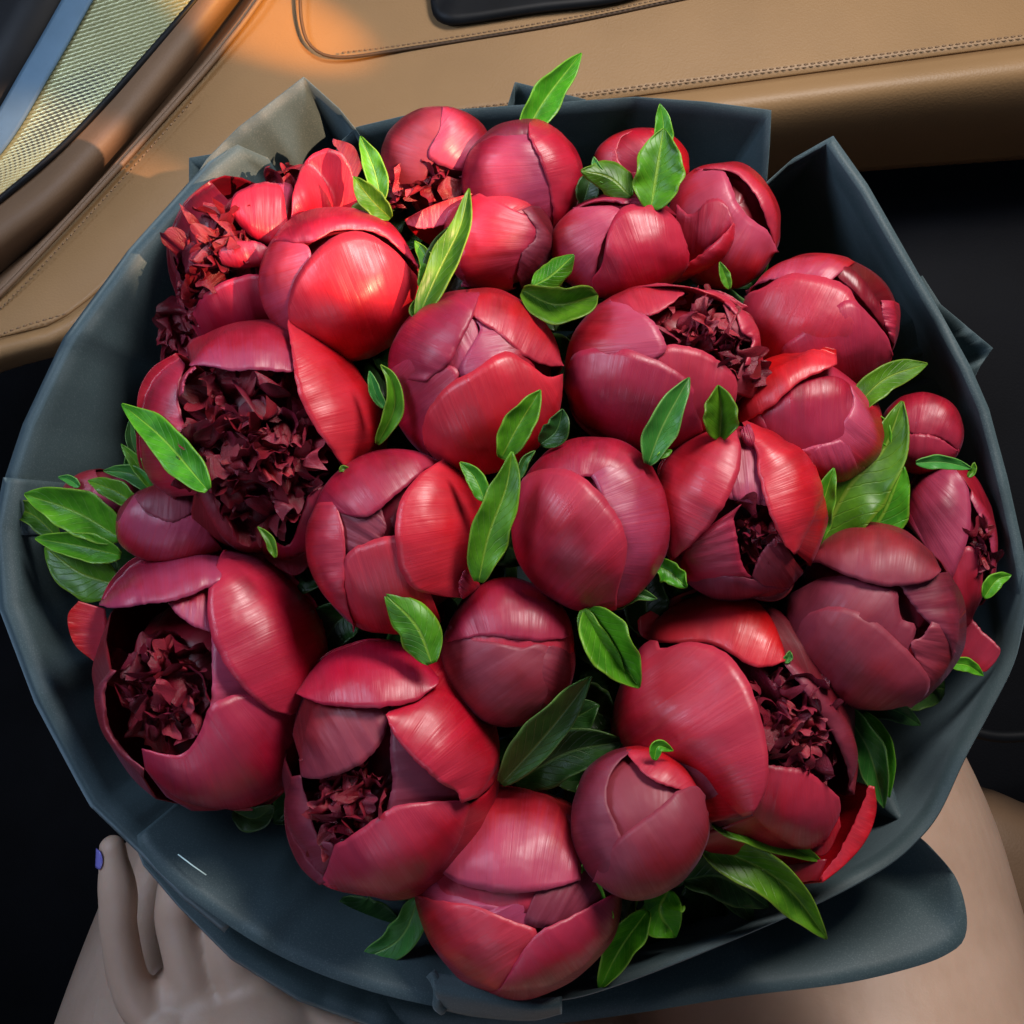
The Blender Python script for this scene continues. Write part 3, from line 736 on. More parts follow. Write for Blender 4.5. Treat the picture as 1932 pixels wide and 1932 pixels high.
# 7 sunlit bud
f = Flower('large round sunlit scarlet peony bud with a small dark slit, upper left of centre', 641, 538, 150, 142, dz=.010, mat='o', core=.90, core_mat='i')
f.petal([(548, 442), (578, 462), (588, 485), (585, 540), (590, 600), (610, 670)], (140, 262), mat='o')
f.petal([(520, 452), (560, 458), (594, 456), (640, 434), (715, 440), (788, 500)], (148, 8), mat='r')
f.petal([(553, 628), (545, 590), (548, 555), (562, 518), (588, 483), (625, 452), (668, 434), (712, 447), (752, 478), (786, 520)], [(560, 645), (585, 662), (620, 675), (655, 680), (690, 668), (725, 648), (755, 622), (778, 590), (788, 560), (791, 535)], mat='b', k=1.085, bulge=.04, label='broad sunlit front petal')
f.leaf([(795, 545), (808, 500), (783, 455)], 15, h=(.0, .0), mat='g')
f.leaf([(790, 600), (782, 585), (792, 560)], 9, h=(.0, .0), mat='g')
# 10 wide opening bud
f = Flower('wide peony opening at its top right to show dark crinkled ruffles', 1250, 695, 186, 155, dz=.006, mat='r', core=.78, core_mat='i', lean=(.35, .35))
f.petal([(1240, 532), (1300, 545), (1360, 548), (1412, 578)], (108, 42), mat='r', k=1.05)
f.petal([(1152, 575), (1222, 597), (1262, 580), (1290, 556)], (128, 78), mat='r', k=1.02)
f.petal([(1362, 578), (1372, 610), (1390, 640), (1412, 652), (1392, 700), (1380, 740)], (48, -22), mat='d', k=1.02)
f.petal([(1365, 572), (1384, 600), (1398, 630), (1415, 645), (1402, 690)], [(1372, 572), (1412, 590), (1426, 612), (1432, 650), (1438, 690)], mat='r', k=1.06)
f.petal([(1150, 568), (1195, 580), (1232, 608), (1254, 642), (1256, 662), (1225, 685)], (122, 190), mat='o', k=1.05)
f.petal([(1238, 656), (1275, 650), (1330, 664), (1370, 692), (1388, 722), (1386, 772)], [(1250, 830), (1290, 838), (1330, 822), (1355, 808), (1375, 790), (1388, 778)], mat='r', k=1.04)
f.petal([(1064, 730), (1070, 700), (1088, 668), (1140, 655), (1200, 664), (1268, 694), (1310, 735), (1328, 815)], [(1068, 745), (1078, 780), (1100, 815), (1135, 842), (1180, 855), (1230, 850), (1280, 842), (1322, 825)], mat='r', k=1.09, bulge=.04, label='cupped lower petal')
f.ruffles(1330, 622, 66, 56, 50, k=.92, size=28, rot=-25, mix=.7)
f.ruffles(1390, 690, 28, 50, 14, k=.95, size=30, rot=10, mix=.2)
f.leaf([(1222, 876), (1252, 800), (1300, 712)], 26, h=(.010, .016), fold=.5, roll=.2, mat='b')
f.leaf([(1240, 862), (1268, 850)], 7, h=(.012, .012))
f.leaf([(1358, 830), (1360, 770), (1355, 727)], 29, h=(.004, .012), fold=.8)
# 9
f = Flower('plump red peony at the right with a dark parted back petal', 1543, 612, 146, 130, dz=.0, mat='r')
f.petal([(1560, 508), (1610, 550), (1655, 600), (1680, 640)], [(1545, 488), (1600, 505), (1650, 555), (1682, 610)], mat='i', k=1.0)
f.petal([(1665, 566), (1668, 600), (1680, 640)], [(1686, 568), (1692, 600), (1688, 650)], mat='r', k=1.05, kb=1.04)
f.petal([(1400, 545), (1460, 530), (1520, 522), (1566, 530)], (158, 62), mat='o')
f.petal([(1398, 556), (1440, 545), (1490, 518), (1540, 520), (1590, 536), (1612, 562), (1640, 640)], (166, 300), mat='r')
f.petal([(1470, 690), (1478, 655), (1510, 630), (1560, 592), (1600, 566), (1635, 590), (1670, 630), (1684, 668)], [(1500, 730), (1540, 745), (1585, 748), (1615, 742), (1645, 722), (1668, 700), (1680, 685), (1686, 672)], mat='r', k=1.09, bulge=.04)
f.leaf([(1610, 772), (1670, 715), (1750, 686)], 25, h=(.0, .008), fold=.3, roll=-.2)
# 11
f = Flower('large red peony bud with a dark pointed split, left of the picture centre top', 896, 718, 167, 172, dz=.010, mat='r', core=.86, core_mat='i')
f.petal([(885, 590), (905, 640), (905, 700), (870, 760)], (85, 130), mat='o', k=.97)
f.petal([(905, 548), (892, 600), (868, 650), (845, 690), (800, 720)], (88, 178), mat='r')
f.petal([(892, 605), (905, 625), (870, 690), (880, 720), (960, 760)], [(970, 600), (985, 625), (1000, 660), (1010, 700), (1000, 740)], mat='o', k=1.02, tuck=False)
f.petal([(885, 598), (930, 622), (962, 650), (985, 668), (1030, 690), (1062, 690)], (96, 10), mat='r', k=1.06)
f.petal([(732, 700), (775, 674), (828, 682), (868, 704), (840, 740), (806, 780), (806, 850)], (172, 246), mat='r', k=1.04)
f.petal([(803, 835), (798, 805), (812, 768), (848, 725), (890, 702), (950, 664), (995, 685), (1035, 712), (1060, 705)], [(812, 850), (830, 872), (865, 888), (905, 893), (950, 888), (990, 868), (1025, 838), (1050, 795), (1060, 740)], mat='b', k=1.085, bulge=.04, label='large folded front petal')
f.leaf([(712, 838), (744, 770), (738, 715), (718, 688)], 15, h=(.0, .012), fold=.6)
f.leaf([(725, 770), (708, 740), (697, 700)], 10, h=(.0, .006), mat='b')
f.leaf([(945, 865), (980, 800), (1020, 736)], 26, h=(.008, .016), fold=.6, roll=-.2)
f.leaf([(1020, 838), (1050, 812), (1062, 772)], 22, h=(-.004, .002), mat='k')
# 12 open large ruffled
f = Flower('widest open peony at the left, dark crinkled ruffles under a mauve hood', 490, 835, 225, 215, dz=.004, mat='r', core=.74, core_mat='i', lean=(-.1, .1))
f.petal([(352, 690), (338, 760), (356, 830), (380, 880), (408, 930)], [(335, 670), (290, 700), (264, 745), (256, 810), (262, 868), (285, 912), (335, 935)], mat='r', k=.95, kb=.92, label='dark outer petal')
f.petal([(385, 900), (420, 960), (455, 1006), (505, 1012)], [(370, 920), (400, 985), (445, 1040), (500, 1062)], mat='d', k=.98, kb=.97)
f.petal([(500, 1005), (530, 1028), (552, 1020), (570, 975), (588, 930), (625, 912)], [(495, 1050), (530, 1075), (560, 1085), (590, 1060), (620, 1010), (645, 950)], mat='r', k=1.0, kb=.98)
f.petal([(345, 742), (352, 715), (372, 698)], [(338, 748), (345, 718), (368, 690)], mat='o', k=1.12, tuck=False)
f.petal([(360, 692), (398, 694), (435, 702), (478, 699), (520, 704), (556, 703)], [(362, 688), (388, 652), (430, 628), (478, 620), (525, 630), (556, 655)], mat='o', k=1.13, kb=1.04, bulge=.03, label='mauve hood petal')
f.petal([(542, 608), (548, 660), (560, 735), (585, 795), (622, 850), (648, 880)], [(546, 605), (600, 628), (655, 665), (692, 715), (712, 775), (708, 835), (665, 876)], mat='b', k=1.16, kb=1.05, bulge=.05, label='large upright petal at the side')
f.ruffles(480, 845, 136, 146, 110, k=.94, size=40, mix=.12)
f.ruffles(510, 860, 75, 60, 34, k=1.0, size=36, mix=.85)
f.leaf([(392, 925), (310, 830), (230, 762)], 30, h=(.030, .022), fold=.3)
f.leaf([(268, 880), (248, 830), (247, 785)], 10, h=(-.006, -.002), mat='b')
f.leaf([(292, 922), (262, 880), (229, 838)], 12, h=(-.002, .004))
f.leaf([(290, 918), (248, 895), (240, 850)], 10, h=(-.006, .0), mat='b')
f.leaf([(290, 930), (250, 895), (195, 888)], 15, h=(-.002, .004), mat='b')
f.leaf([(520, 1052), (506, 1015), (486, 994)], 8, h=(.01, .012))
f.leaf([(380, 925), (355, 918), (325, 922)], 8, h=(.0, .0))
f.leaf([(660, 892), (648, 884), (640, 890)], 6, h=(.004, .006))
# 13
f = Flower('red peony with a rolled upper petal, beside the big pointed leaf at right', 1525, 790, 140, 118, rot=-30, dz=.012, mat='r')
f.petal([(1420, 790), (1500, 850), (1580, 880), (1640, 840)], (150, 300), mat='r')
f.petal([(1430, 800), (1470, 830), (1520, 862), (1590, 842), (1625, 790)], [(1440, 770), (1490, 730), (1560, 712), (1600, 722), (1625, 760)], mat='r', k=1.05, tuck=False)
f.petal([(1505, 850), (1560, 832), (1590, 800), (1612, 762), (1606, 726)], [(1560, 900), (1600, 892), (1640, 870), (1658, 838), (1640, 770)], mat='o', k=1.06)
f.petal([(1516, 862), (1545, 840), (1590, 832), (1612, 850)], [(1540, 905), (1570, 912), (1600, 905), (1630, 882)], mat='o', k=1.08)
f.petal([(1386, 798), (1420, 790), (1460, 765), (1508, 722), (1555, 700), (1578, 690)], [(1382, 770), (1398, 742), (1438, 708), (1488, 680), (1540, 655), (1578, 660)], mat='b', k=1.13, kb=1.02, bulge=.06, label='rolled upper petal')
# 14
f = Flower('small smooth red peony bud against the paper at the right', 1738, 818, 74, 78, dz=-.004, mat='r')
f.petal([(1672, 800), (1720, 820), (1770, 825), (1808, 850)], (165, -20), mat='r')
f.petal([(1680, 830), (1722, 818), (1765, 824), (1808, 852)], (200, 340), mat='r')
f.leaf([(1676, 842), (1665, 805), (1640, 775)], 12, h=(.0, .0))
f.leaf([(1728, 873), (1780, 872), (1834, 884)], 12, h=(.004, .008), mat='b')
f.leaf([(1826, 900), (1836, 888), (1838, 872)], 6, h=(.006, .008))
# 15
f = Flower('large red peony bud with overlapping petals and a dark notch, left of centre', 748, 1022, 167, 173, dz=.012, mat='r', core=.86, core_mat='i')
f.petal([(720, 960), (728, 1000), (705, 1030), (690, 1060)], (120, 180), mat='d', k=.98)
f.petal([(632, 960), (655, 972), (690, 975), (724, 955), (760, 925), (800, 892), (850, 864)], (158, 58), mat='r', k=1.03)
f.petal([(636, 948), (644, 985), (650, 1040), (652, 1110), (668, 1192)], (155, 242), mat='r', k=1.05)
f.petal([(650, 1120), (650, 1062), (658, 1040), (700, 1020), (750, 1012), (790, 1060)], (238, 300), mat='r', k=1.035)
f.petal([(848, 860), (800, 893), (762, 932), (746, 980), (747, 1030), (757, 1080), (785, 1115), (830, 1122), (868, 1126)], [(860, 868), (890, 890), (910, 930), (917, 980), (915, 1030), (908, 1065), (902, 1090), (895, 1105), (882, 1118)], mat='b', k=1.09, bulge=.045, label='big wrapping petal')
f.petal([(868, 1126), (866, 1100), (880, 1075)], [(872, 1128), (890, 1115), (906, 1104)], mat='r', k=1.12, tuck=False)
f.leaf([(903, 1098), (922, 1010), (955, 920), (966, 852)], 33, h=(.008, .016), fold=.25)
f.leaf([(915, 945), (895, 900), (868, 872)], 16, h=(.008, .008))
# 16
f = Flower('smooth round red peony bud at the very centre of the bouquet', 1117, 989, 151, 163, dz=.016, mat='r')
f.petal([(985, 905), (1060, 905), (1120, 900), (1200, 890)], (155, 35), mat='r')
f.petal([(1030, 870), (1100, 880), (1140, 960), (1165, 1050), (1150, 1150)], (110, -78), mat='o', k=1.025)
f.petal([(972, 935), (985, 905), (1010, 890), (1045, 886), (1085, 894), (1124, 922), (1158, 962), (1176, 1002), (1182, 1045), (1168, 1105), (1160, 1148)], [(967, 960), (965, 1000), (972, 1040), (990, 1078), (1015, 1110), (1045, 1135), (1078, 1150), (1105, 1154), (1130, 1152), (1148, 1150)], mat='r', k=1.07, bulge=.03, label='broad smooth front petal')
f.leaf([(1160, 1148), (1195, 1122), (1240, 1130)], 12, h=(-.01, -.01), mat='b')
f.leaf([(1236, 1068), (1262, 1078), (1296, 1108)], 19, h=(-.01, -.004), wave=.4)
f.leaf([(978, 905), (990, 870), (1010, 850)], 8, h=(-.004, .0), mat='b')
# 17
f = Flower('peony with parted petals around a narrow dark throat, right of centre', 1393, 970, 157, 163, dz=.012, mat='r', core=.62, core_mat='i', lean=(.05, -.1))
f.petal([(1375, 942), (1410, 948), (1452, 955)], (112, 62), mat='o', k=.98, kb=.98, label='pale upright back petal')
f.petal([(1398, 952), (1385, 975), (1391, 1015), (1402, 1070), (1424, 1098)], [(1330, 1000), (1300, 1030), (1285, 1060), (1285, 1085), (1300, 1100)], mat='r', k=.98)
f.petal([(1418, 1098), (1428, 1065), (1446, 1032), (1470, 1010)], [(1420, 1130), (1460, 1135), (1490, 1110), (1502, 1060)], mat='d', k=.98)
f.petal([(1285, 1090), (1345, 1084), (1400, 1090), (1440, 1105), (1490, 1110)], (235, 305), mat='d', k=1.01)
f.petal([(1386, 806), (1398, 850), (1391, 900), (1358, 968), (1318, 1014), (1270, 1056)], [(1380, 804), (1316, 820), (1266, 850), (1236, 882), (1244, 942), (1262, 1050)], mat='r', k=1.10, bulge=.06, label='broad curled petal at the left')
f.petal([(1400, 802), (1426, 845), (1431, 890), (1450, 960), (1474, 1018), (1497, 1047)], [(1412, 798), (1468, 828), (1518, 846), (1546, 890), (1550, 940), (1505, 1045)], mat='b', k=1.11, bulge=.06, label='curled petal at the right')
f.petal([(1398, 815), (1405, 806), (1415, 803)], [(1402, 835), (1415, 842), (1432, 845)], mat='o', k=1.16, tuck=False)
f.ruffles(1422, 1015, 30, 62, 22, k=.80, size=30)
# 19
f = Flower('crumpled mauve peony at the far right edge, behind the dusky bud', 1790, 1030, 88, 152, dz=-.002, mat='d', core=.8, core_mat='i', lean=(.7, 0))
f.petal([(1800, 1120), (1845, 1180), (1886, 1222), (1880, 1246)], [(1780, 1200), (1800, 1240), (1835, 1262), (1860, 1265)], mat='r', k=.95, tuck=False)
f.petal([(1830, 940), (1850, 980), (1868, 1030), (1865, 1080)], [(1832, 925), (1864, 960), (1882, 1015), (1872, 1095)], mat='o', k=1.0)
f.petal([(1700, 1080), (1780, 1090), (1822, 1030), (1850, 1060), (1850, 1110)], [(1740, 1170), (1780, 1195), (1820, 1188), (1842, 1150), (1856, 1120)], mat='r', k=1.02, und=.05)
f.petal([(1726, 1000), (1765, 1060), (1790, 1096), (1810, 1060), (1828, 1010), (1832, 960), (1824, 915), (1798, 884)], [(1700, 985), (1702, 960), (1706, 940), (1712, 915), (1724, 895), (1742, 885), (1762, 881), (1785, 880)], mat='o', k=1.09, und=.06, bulge=.05, label='crumpled glossy petal')
f.ruffles(1850, 1040, 16, 50, 14, k=1.02, size=26)
f.leaf([(1856, 1128), (1880, 1095), (1908, 1085)], 14, h=(.0, .004))
f.leaf([(1790, 1252), (1825, 1255), (1856, 1275)], 12, h=(-.004, .0))
# 18 dusky bud
f = Flower('dusky matte maroon peony bud at the right with a hooded top petal', 1645, 1165, 165, 172, dz=.018, mat='d', core=.9, core_mat='i')
f.petal([(1470, 1130), (1560, 1090), (1680, 1100), (1696, 1140), (1702, 1168), (1730, 1185), (1700, 1260)], (165, 290), mat='d')
f.petal([(1695, 1100), (1715, 1130), (1730, 1150), (1755, 1178), (1780, 1200), (1800, 1230)], (30, -30), mat='d', k=1.035)
f.petal([(1758, 1172), (1742, 1200), (1720, 1215), (1735, 1260), (1750, 1290)], (0, -58), mat='d', k=1.05)
f.petal([(1484, 1180), (1520, 1160), (1580, 1145), (1640, 1165), (1700, 1215), (1745, 1265), (1748, 1300), (1716, 1330)], (185, 292), mat='d', k=1.055)
f.petal([(1496, 1074), (1541, 1062), (1591, 1084), (1641, 1100), (1691, 1105), (1746, 1098), (1772, 1080)], [(1500, 1068), (1541, 1030), (1600, 996), (1660, 990), (1710, 1008), (1745, 1038), (1772, 1076)], mat='d', k=1.12, kb=1.03, bulge=.05, label='hooded top petal')
f.leaf([(1540, 1035), (1600, 920), (1665, 850), (1702, 757)], 58, h=(-.016, .006), fold=.25, wl=.75, wr_=1.1, pw_=(.45, .8))
f.leaf([(1600, 1040), (1660, 980), (1705, 880)], 42, h=(-.02, -.004), fold=.1)
f.leaf([(1532, 1036), (1550, 960), (1573, 883)], 22, h=(-.006, .004), fold=.4)
f.leaf([(1590, 1335), (1640, 1420), (1668, 1524)], 27, h=(-.01, .0), fold=.6, mat='b')
f.leaf([(1630, 1345), (1668, 1410), (1678, 1505)], 17, h=(-.014, -.006), fold=.4)
f.leaf([(1620, 1340), (1680, 1338), (1737, 1368)], 20, h=(-.02, -.012), mat='k')
# 21
f = Flower('small mauve peony bud half hidden behind leaves at the far left', 193, 940, 72, 56, dz=.012, mat='d')
f.petal([(180, 890), (200, 940), (190, 985)], (100, 270), mat='d')
f.petal([(230, 900), (190, 910), (170, 930), (190, 985)], (60, -90), mat='o')
f.leaf([(258, 952), (215, 925), (166, 907)], 18, h=(.004, .008))
f.leaf([(150, 918), (130, 905), (110, 900)], 8, h=(.0, .0), mat='b')
f.leaf([(110, 1015), (60, 970), (0, 952)], 20, h=(-.004, .0))
f.leaf([(228, 1015), (140, 965), (46, 932)], 40, h=(-.004, .004), fold=.45, wl=.9)
f.leaf([(225, 1105), (150, 1080), (85, 1032)], 36, h=(-.008, -.004), fold=.2, wl=1.1)
f.leaf([(228, 1048), (150, 1030), (66, 1016)], 24, h=(-.002, .006), fold=.5)
f.leaf([(200, 1120), (182, 1108), (165, 1118)], 12, h=(-.01, -.01), mat='b')
# 20
f = Flower('small dusky peony bud at the left, above the open lower left bloom', 326, 990, 107, 76, dz=.022, mat='d')
f.petal([(225, 990), (300, 985), (370, 975), (430, 1000)], (175, 0), mat='d')
f.petal([(225, 985), (260, 935), (290, 965), (330, 975), (375, 968), (400, 1010), (420, 1040)], (175, 315), mat='o')
f.petal([(256, 940), (280, 968), (320, 985), (352, 975), (370, 955)], [(262, 935), (290, 922), (325, 914), (350, 918), (372, 930)], mat='d', k=1.07, tuck=False)
# 24
f = Flower('smallish smooth peony bud in the middle, below the central round bud', 961, 1231, 124, 137, dz=.012, mat='d')
f.petal([(842, 1260), (900, 1260), (970, 1250), (1040, 1240), (1082, 1260)], (190, -10), mat='r')
f.petal([(1040, 1215), (1010, 1240), (1000, 1290), (1010, 1350)], (0, -70), mat='d')
f.petal([(848, 1180), (890, 1205), (925, 1210), (985, 1222), (1020, 1215), (1060, 1240), (1050, 1290), (1010, 1350)], (160, 290), mat='d')
f.petal([(842, 1210), (870, 1204), (925, 1200), (985, 1207), (1030, 1210), (1080, 1200)], (170, 18), mat='r', k=1.075, bulge=.02)
f.leaf([(815, 1252), (785, 1180), (726, 1120)], 35, h=(.012, .012), fold=-.2)
f.leaf([(1108, 1150), (1150, 1220), (1206, 1298)], 36, h=(.0, .006), fold=1.0, wl=1.2, roll=-.2)
f.leaf([(1100, 1150), (1120, 1200), (1180, 1280)], 22, h=(.002, .006), fold=.2)
# 22 open lower left
f = Flower('big open peony at the lower left with a hooded petal over a dark ruffled throat', 396, 1285, 215, 240, dz=.010, mat='r', core=.66, core_mat='i', lean=(-.55, -.1))
f.petal([(200, 1150), (205, 1200), (190, 1250)], [(150, 1135), (130, 1165), (142, 1215), (178, 1248)], mat='r', k=.9, kb=.9, tuck=False)
f.petal([(215, 1265), (192, 1300), (200, 1370), (232, 1420), (272, 1450)], [(205, 1262), (178, 1305), (184, 1370), (218, 1425), (268, 1470)], mat='d', k=1.0, kb=.98)
f.petal([(380, 1120), (396, 1160), (400, 1240), (398, 1320), (385, 1390)], [(480, 1080), (520, 1150), (530, 1250), (520, 1330), (490, 1400)], mat='o', k=.95, tuck=False)
f.petal([(318, 1138), (335, 1160), (365, 1182), (398, 1192)], [(320, 1120), (345, 1105), (375, 1100), (400, 1110)], mat='o', k=1.02, tuck=False)
f.petal([(512, 1325), (460, 1310), (420, 1318), (394, 1335), (378, 1378), (350, 1416), (310, 1418), (268, 1412)], [(578, 1345), (568, 1420), (540, 1480), (500, 1518), (450, 1530), (395, 1522), (335, 1500), (275, 1450)], mat='r', k=1.03, bulge=.05, label='deep cupped lower petal')
f.petal([(188, 1142), (225, 1146), (270, 1140), (322, 1136), (370, 1120), (418, 1100)], [(192, 1136), (212, 1098), (260, 1055), (318, 1034), (372, 1031), (425, 1045)], mat='o', k=1.13, kb=1.0, bulge=.03, label='mauve hood petal')
f.petal([(422, 1040), (405, 1075), (394, 1112), (393, 1170), (412, 1230), (452, 1290), (508, 1338), (552, 1350)], [(430, 1034), (480, 1037), (530, 1058), (576, 1105), (606, 1160), (616, 1225), (604, 1290), (572, 1345)], mat='b', k=1.12, bulge=.05, kb=1.02, label='large glossy wrapping petal')
f.ruffles(305, 1300, 78, 105, 50, k=.82, size=40, rot=10, mix=.3)
f.leaf([(440, 1530), (480, 1545), (518, 1520)], 22, h=(-.01, -.01), mat='k')
# 25 open lower right
f = Flower('big open peony at the lower right, glossy folded petals beside dark ruffles', 1392, 1375, 225, 250, dz=.002, mat='r', core=.66, core_mat='i', lean=(.55, -.1), rzf=.78)
f.petal([(1640, 1482), (1618, 1540), (1588, 1600), (1548, 1655)], [(1650, 1484), (1652, 1535), (1625, 1600), (1552, 1665)], mat='b', k=.94, kb=.94, label='outermost curved petal')
f.petal([(1345, 1545), (1400, 1600), (1480, 1630), (1560, 1620)], [(1350, 1590), (1400, 1640), (1470, 1668), (1545, 1662)], mat='i', k=.85, tuck=False)
f.petal([(1478, 1252), (1520, 1310), (1562, 1370), (1595, 1440), (1600, 1490)], [(1484, 1240), (1545, 1300), (1596, 1365), (1618, 1430), (1612, 1500)], mat='d', k=1.0, kb=.97)
f.petal([(1442, 1440), (1480, 1446), (1518, 1452), (1548, 1474), (1578, 1500)], [(1420, 1540), (1455, 1575), (1505, 1600), (1555, 1612), (1588, 1560)], mat='r', k=1.03, bulge=.05, label='rounded lower petal')
f.petal([(1198, 1186), (1216, 1202), (1266, 1216), (1336, 1212), (1378, 1230), (1412, 1253), (1446, 1257), (1481, 1248)], [(1196, 1160), (1240, 1136), (1290, 1116), (1335, 1106), (1380, 1110), (1425, 1132), (1460, 1172), (1480, 1230)], mat='b', k=1.05, bulge=.03, label='domed pink top petal')
f.petal([(1160, 1400), (1230, 1400), (1320, 1420), (1390, 1480), (1420, 1540)], [(1165, 1415), (1190, 1450), (1230, 1480), (1280, 1510), (1330, 1540), (1385, 1556)], mat='d', k=1.05)  # dusky colour puts in the shade beneath the folded petal
f.petal([(1205, 1225), (1225, 1210), (1244, 1213), (1252, 1226), (1305, 1211), (1358, 1224), (1404, 1270, 1.15), (1430, 1335, 1.19), (1447, 1410, 1.23), (1447, 1480, 1.25), (1422, 1532, 1.24)], [(1196, 1235), (1172, 1270), (1155, 1320), (1150, 1365), (1160, 1400), (1200, 1425), (1260, 1442, 1.0), (1310, 1455, 1.0), (1345, 1485, 1.05), (1375, 1518, 1.13), (1402, 1540, 1.2)], mat='r', k=1.12, bulge=.07, kb=1.03, und=.05, label='large glossy folded petal')
f.ruffles(1495, 1375, 72, 115, 54, k=.90, size=38, rot=20, mix=.25)
f.ruffles(1495, 1400, 38, 34, 12, k=1.0, size=38, mix=.9)
f.leaf([(1344, 1552), (1450, 1580), (1550, 1625)], 22, h=(.006, .008), fold=.7)
f.leaf([(1480, 1250), (1488, 1240), (1490, 1228)], 7, h=(.004, .004), mat='b')
f.leaf([(1325, 1590), (1440, 1640), (1500, 1690), (1560, 1772)], 42, h=(-.004, .024), fold=.4, wl=.7)
f.leaf([(1290, 1660), (1360, 1655), (1450, 1712)], 38, h=(-.008, -.004), mat='k')
f.leaf([(1300, 1600), (1370, 1660), (1420, 1740)], 34, h=(-.014, -.01), mat='k')
# 23
f = Flower('peony near the lower left centre with a pink hood and a bright folded side petal', 742, 1450, 205, 240, dz=.014, mat='r', core=.66, core_mat='i', lean=(-.25, -.25))
f.petal([(738, 1345), (736, 1420), (740, 1480), (728, 1530)], [(820, 1330), (870, 1400), (880, 1460), (875, 1520)], mat='d', k=.96, tuck=False)
f.petal([(738, 1342), (722, 1398), (690, 1436), (652, 1456), (605, 1470), (570, 1465)], [(720, 1320), (680, 1300), (630, 1310), (595, 1340), (578, 1390), (568, 1430)], mat='d', k=1.0)
f.petal([(568, 1462), (580, 1530), (600, 1582), (630, 1600), (612, 1668)], [(552, 1465), (536, 1520), (540, 1580), (562, 1635), (602, 1672)], mat='d', k=1.0)
f.petal([(878, 1512), (800, 1514), (742, 1522), (692, 1555), (652, 1584), (632, 1596), (616, 1640), (604, 1668)], [(892, 1518), (872, 1580), (840, 1630), (795, 1668), (745, 1690), (695, 1694), (650, 1688), (615, 1675)], mat='r', k=1.04, bulge=.05, label='deep cupped lower petal')
f.petal([(563, 1312), (600, 1328), (662, 1336), (720, 1336), (780, 1322), (829, 1286)], [(564, 1306), (590, 1266), (640, 1226), (700, 1204), (765, 1218), (828, 1278)], mat='b', k=1.12, kb=1.0, bulge=.03, label='pink hood petal')
f.petal([(728, 1350), (745, 1390), (788, 1440), (830, 1476), (862, 1494), (874, 1516)], [(735, 1344), (790, 1318), (832, 1298), (905, 1355), (947, 1425), (905, 1506)], mat='b', k=1.16, kb=1.04, bulge=.04, label='bright folded side petal')
f.ruffles(652, 1520, 62, 85, 40, k=.86, size=34, rot=-35, mix=.35)
f.leaf([(945, 1478), (1030, 1385), (1116, 1276)], 36, h=(-.008, .004), fold=.4, roll=.5, wr_=.8, mat='b')
f.leaf([(965, 1480), (1070, 1420), (1178, 1398)], 42, h=(-.03, -.022), mat='k')
f.leaf([(1000, 1330), (1060, 1360), (1130, 1330)], 40, h=(-.036, -.03), mat='k')
# 26
f = Flower('smooth dusky peony bud at the lower centre right, a tiny green crescent on top', 1205, 1551, 129, 138, dz=.034, mat='d')
f.petal([(1180, 1418), (1230, 1470), (1300, 1500), (1335, 1530)], (100, 0), mat='r')
f.petal([(1190, 1414), (1150, 1460), (1148, 1520), (1170, 1570), (1200, 1680)], (98, 265), mat='d', k=1.035)
f.petal([(1150, 1600), (1190, 1560), (1222, 1540), (1248, 1520), (1276, 1495), (1315, 1484), (1334, 1505)], (215, 382), mat='d', k=1.06, label=None) if False else f.petal([(1120, 1660), (1160, 1590), (1222, 1540), (1248, 1520), (1276, 1495), (1312, 1484), (1332, 1500)], (232, 376), mat='d', k=1.06)
f.leaf([(1234, 1434), (1242, 1408), (1270, 1416)], 11, h=(.012, .010))
f.leaf([(1102, 1628), (1125, 1690), (1158, 1732)], 15, h=(.014, .018))
f.leaf([(1262, 1678), (1245, 1720), (1275, 1768)], 42, h=(-.016, -.01), fold=.5)
f.leaf([(1222, 1718), (1170, 1790), (1130, 1868)], 27, h=(-.002, .006), fold=.8)
f.leaf([(1215, 1700), (1190, 1705), (1180, 1745)], 18, h=(-.01, -.008), mat='k')
# 27 bottom
f = Flower('lowest peony at the bottom of the bouquet, pink domed petal over crossed ones', 979, 1682, 190, 186, dz=.020, mat='r')
f.petal([(800, 1700), (900, 1720), (1040, 1720), (1160, 1690)], (185, -5), mat='r', k=1.01)
f.petal([(800, 1635), (850, 1680), (940, 1710), (995, 1700), (1010, 1745)], (165, 230), mat='o', k=1.02)
f.petal([(1010, 1700), (990, 1740), (1030, 1752), (1100, 1740)], (70, 10), mat='d', k=1.02)
f.petal([(790, 1690), (850, 1702), (900, 1710), (960, 1736), (1014, 1758), (985, 1800), (950, 1862)], (182, 264), mat='r', k=1.05)
f.petal([(945, 1862), (978, 1808), (1016, 1760), (1070, 1732), (1110, 1712), (1166, 1680)], (258, 358), mat='r', k=1.065)
f.petal([(820, 1622), (842, 1652), (882, 1672), (950, 1685), (1025, 1680), (1098, 1660)], [(820, 1598), (845, 1535), (895, 1492), (965, 1476), (1045, 1500), (1096, 1610)], mat='o', k=1.10, kb=1.03, bulge=.05, label='domed pink top petal')
f.leaf([(790, 1695), (755, 1770), (676, 1815)], 27, h=(-.008, .002), fold=.2, mat='b')
f.leaf([(640, 1700), (680, 1735), (760, 1745)], 40, h=(-.03, -.026), mat='k')

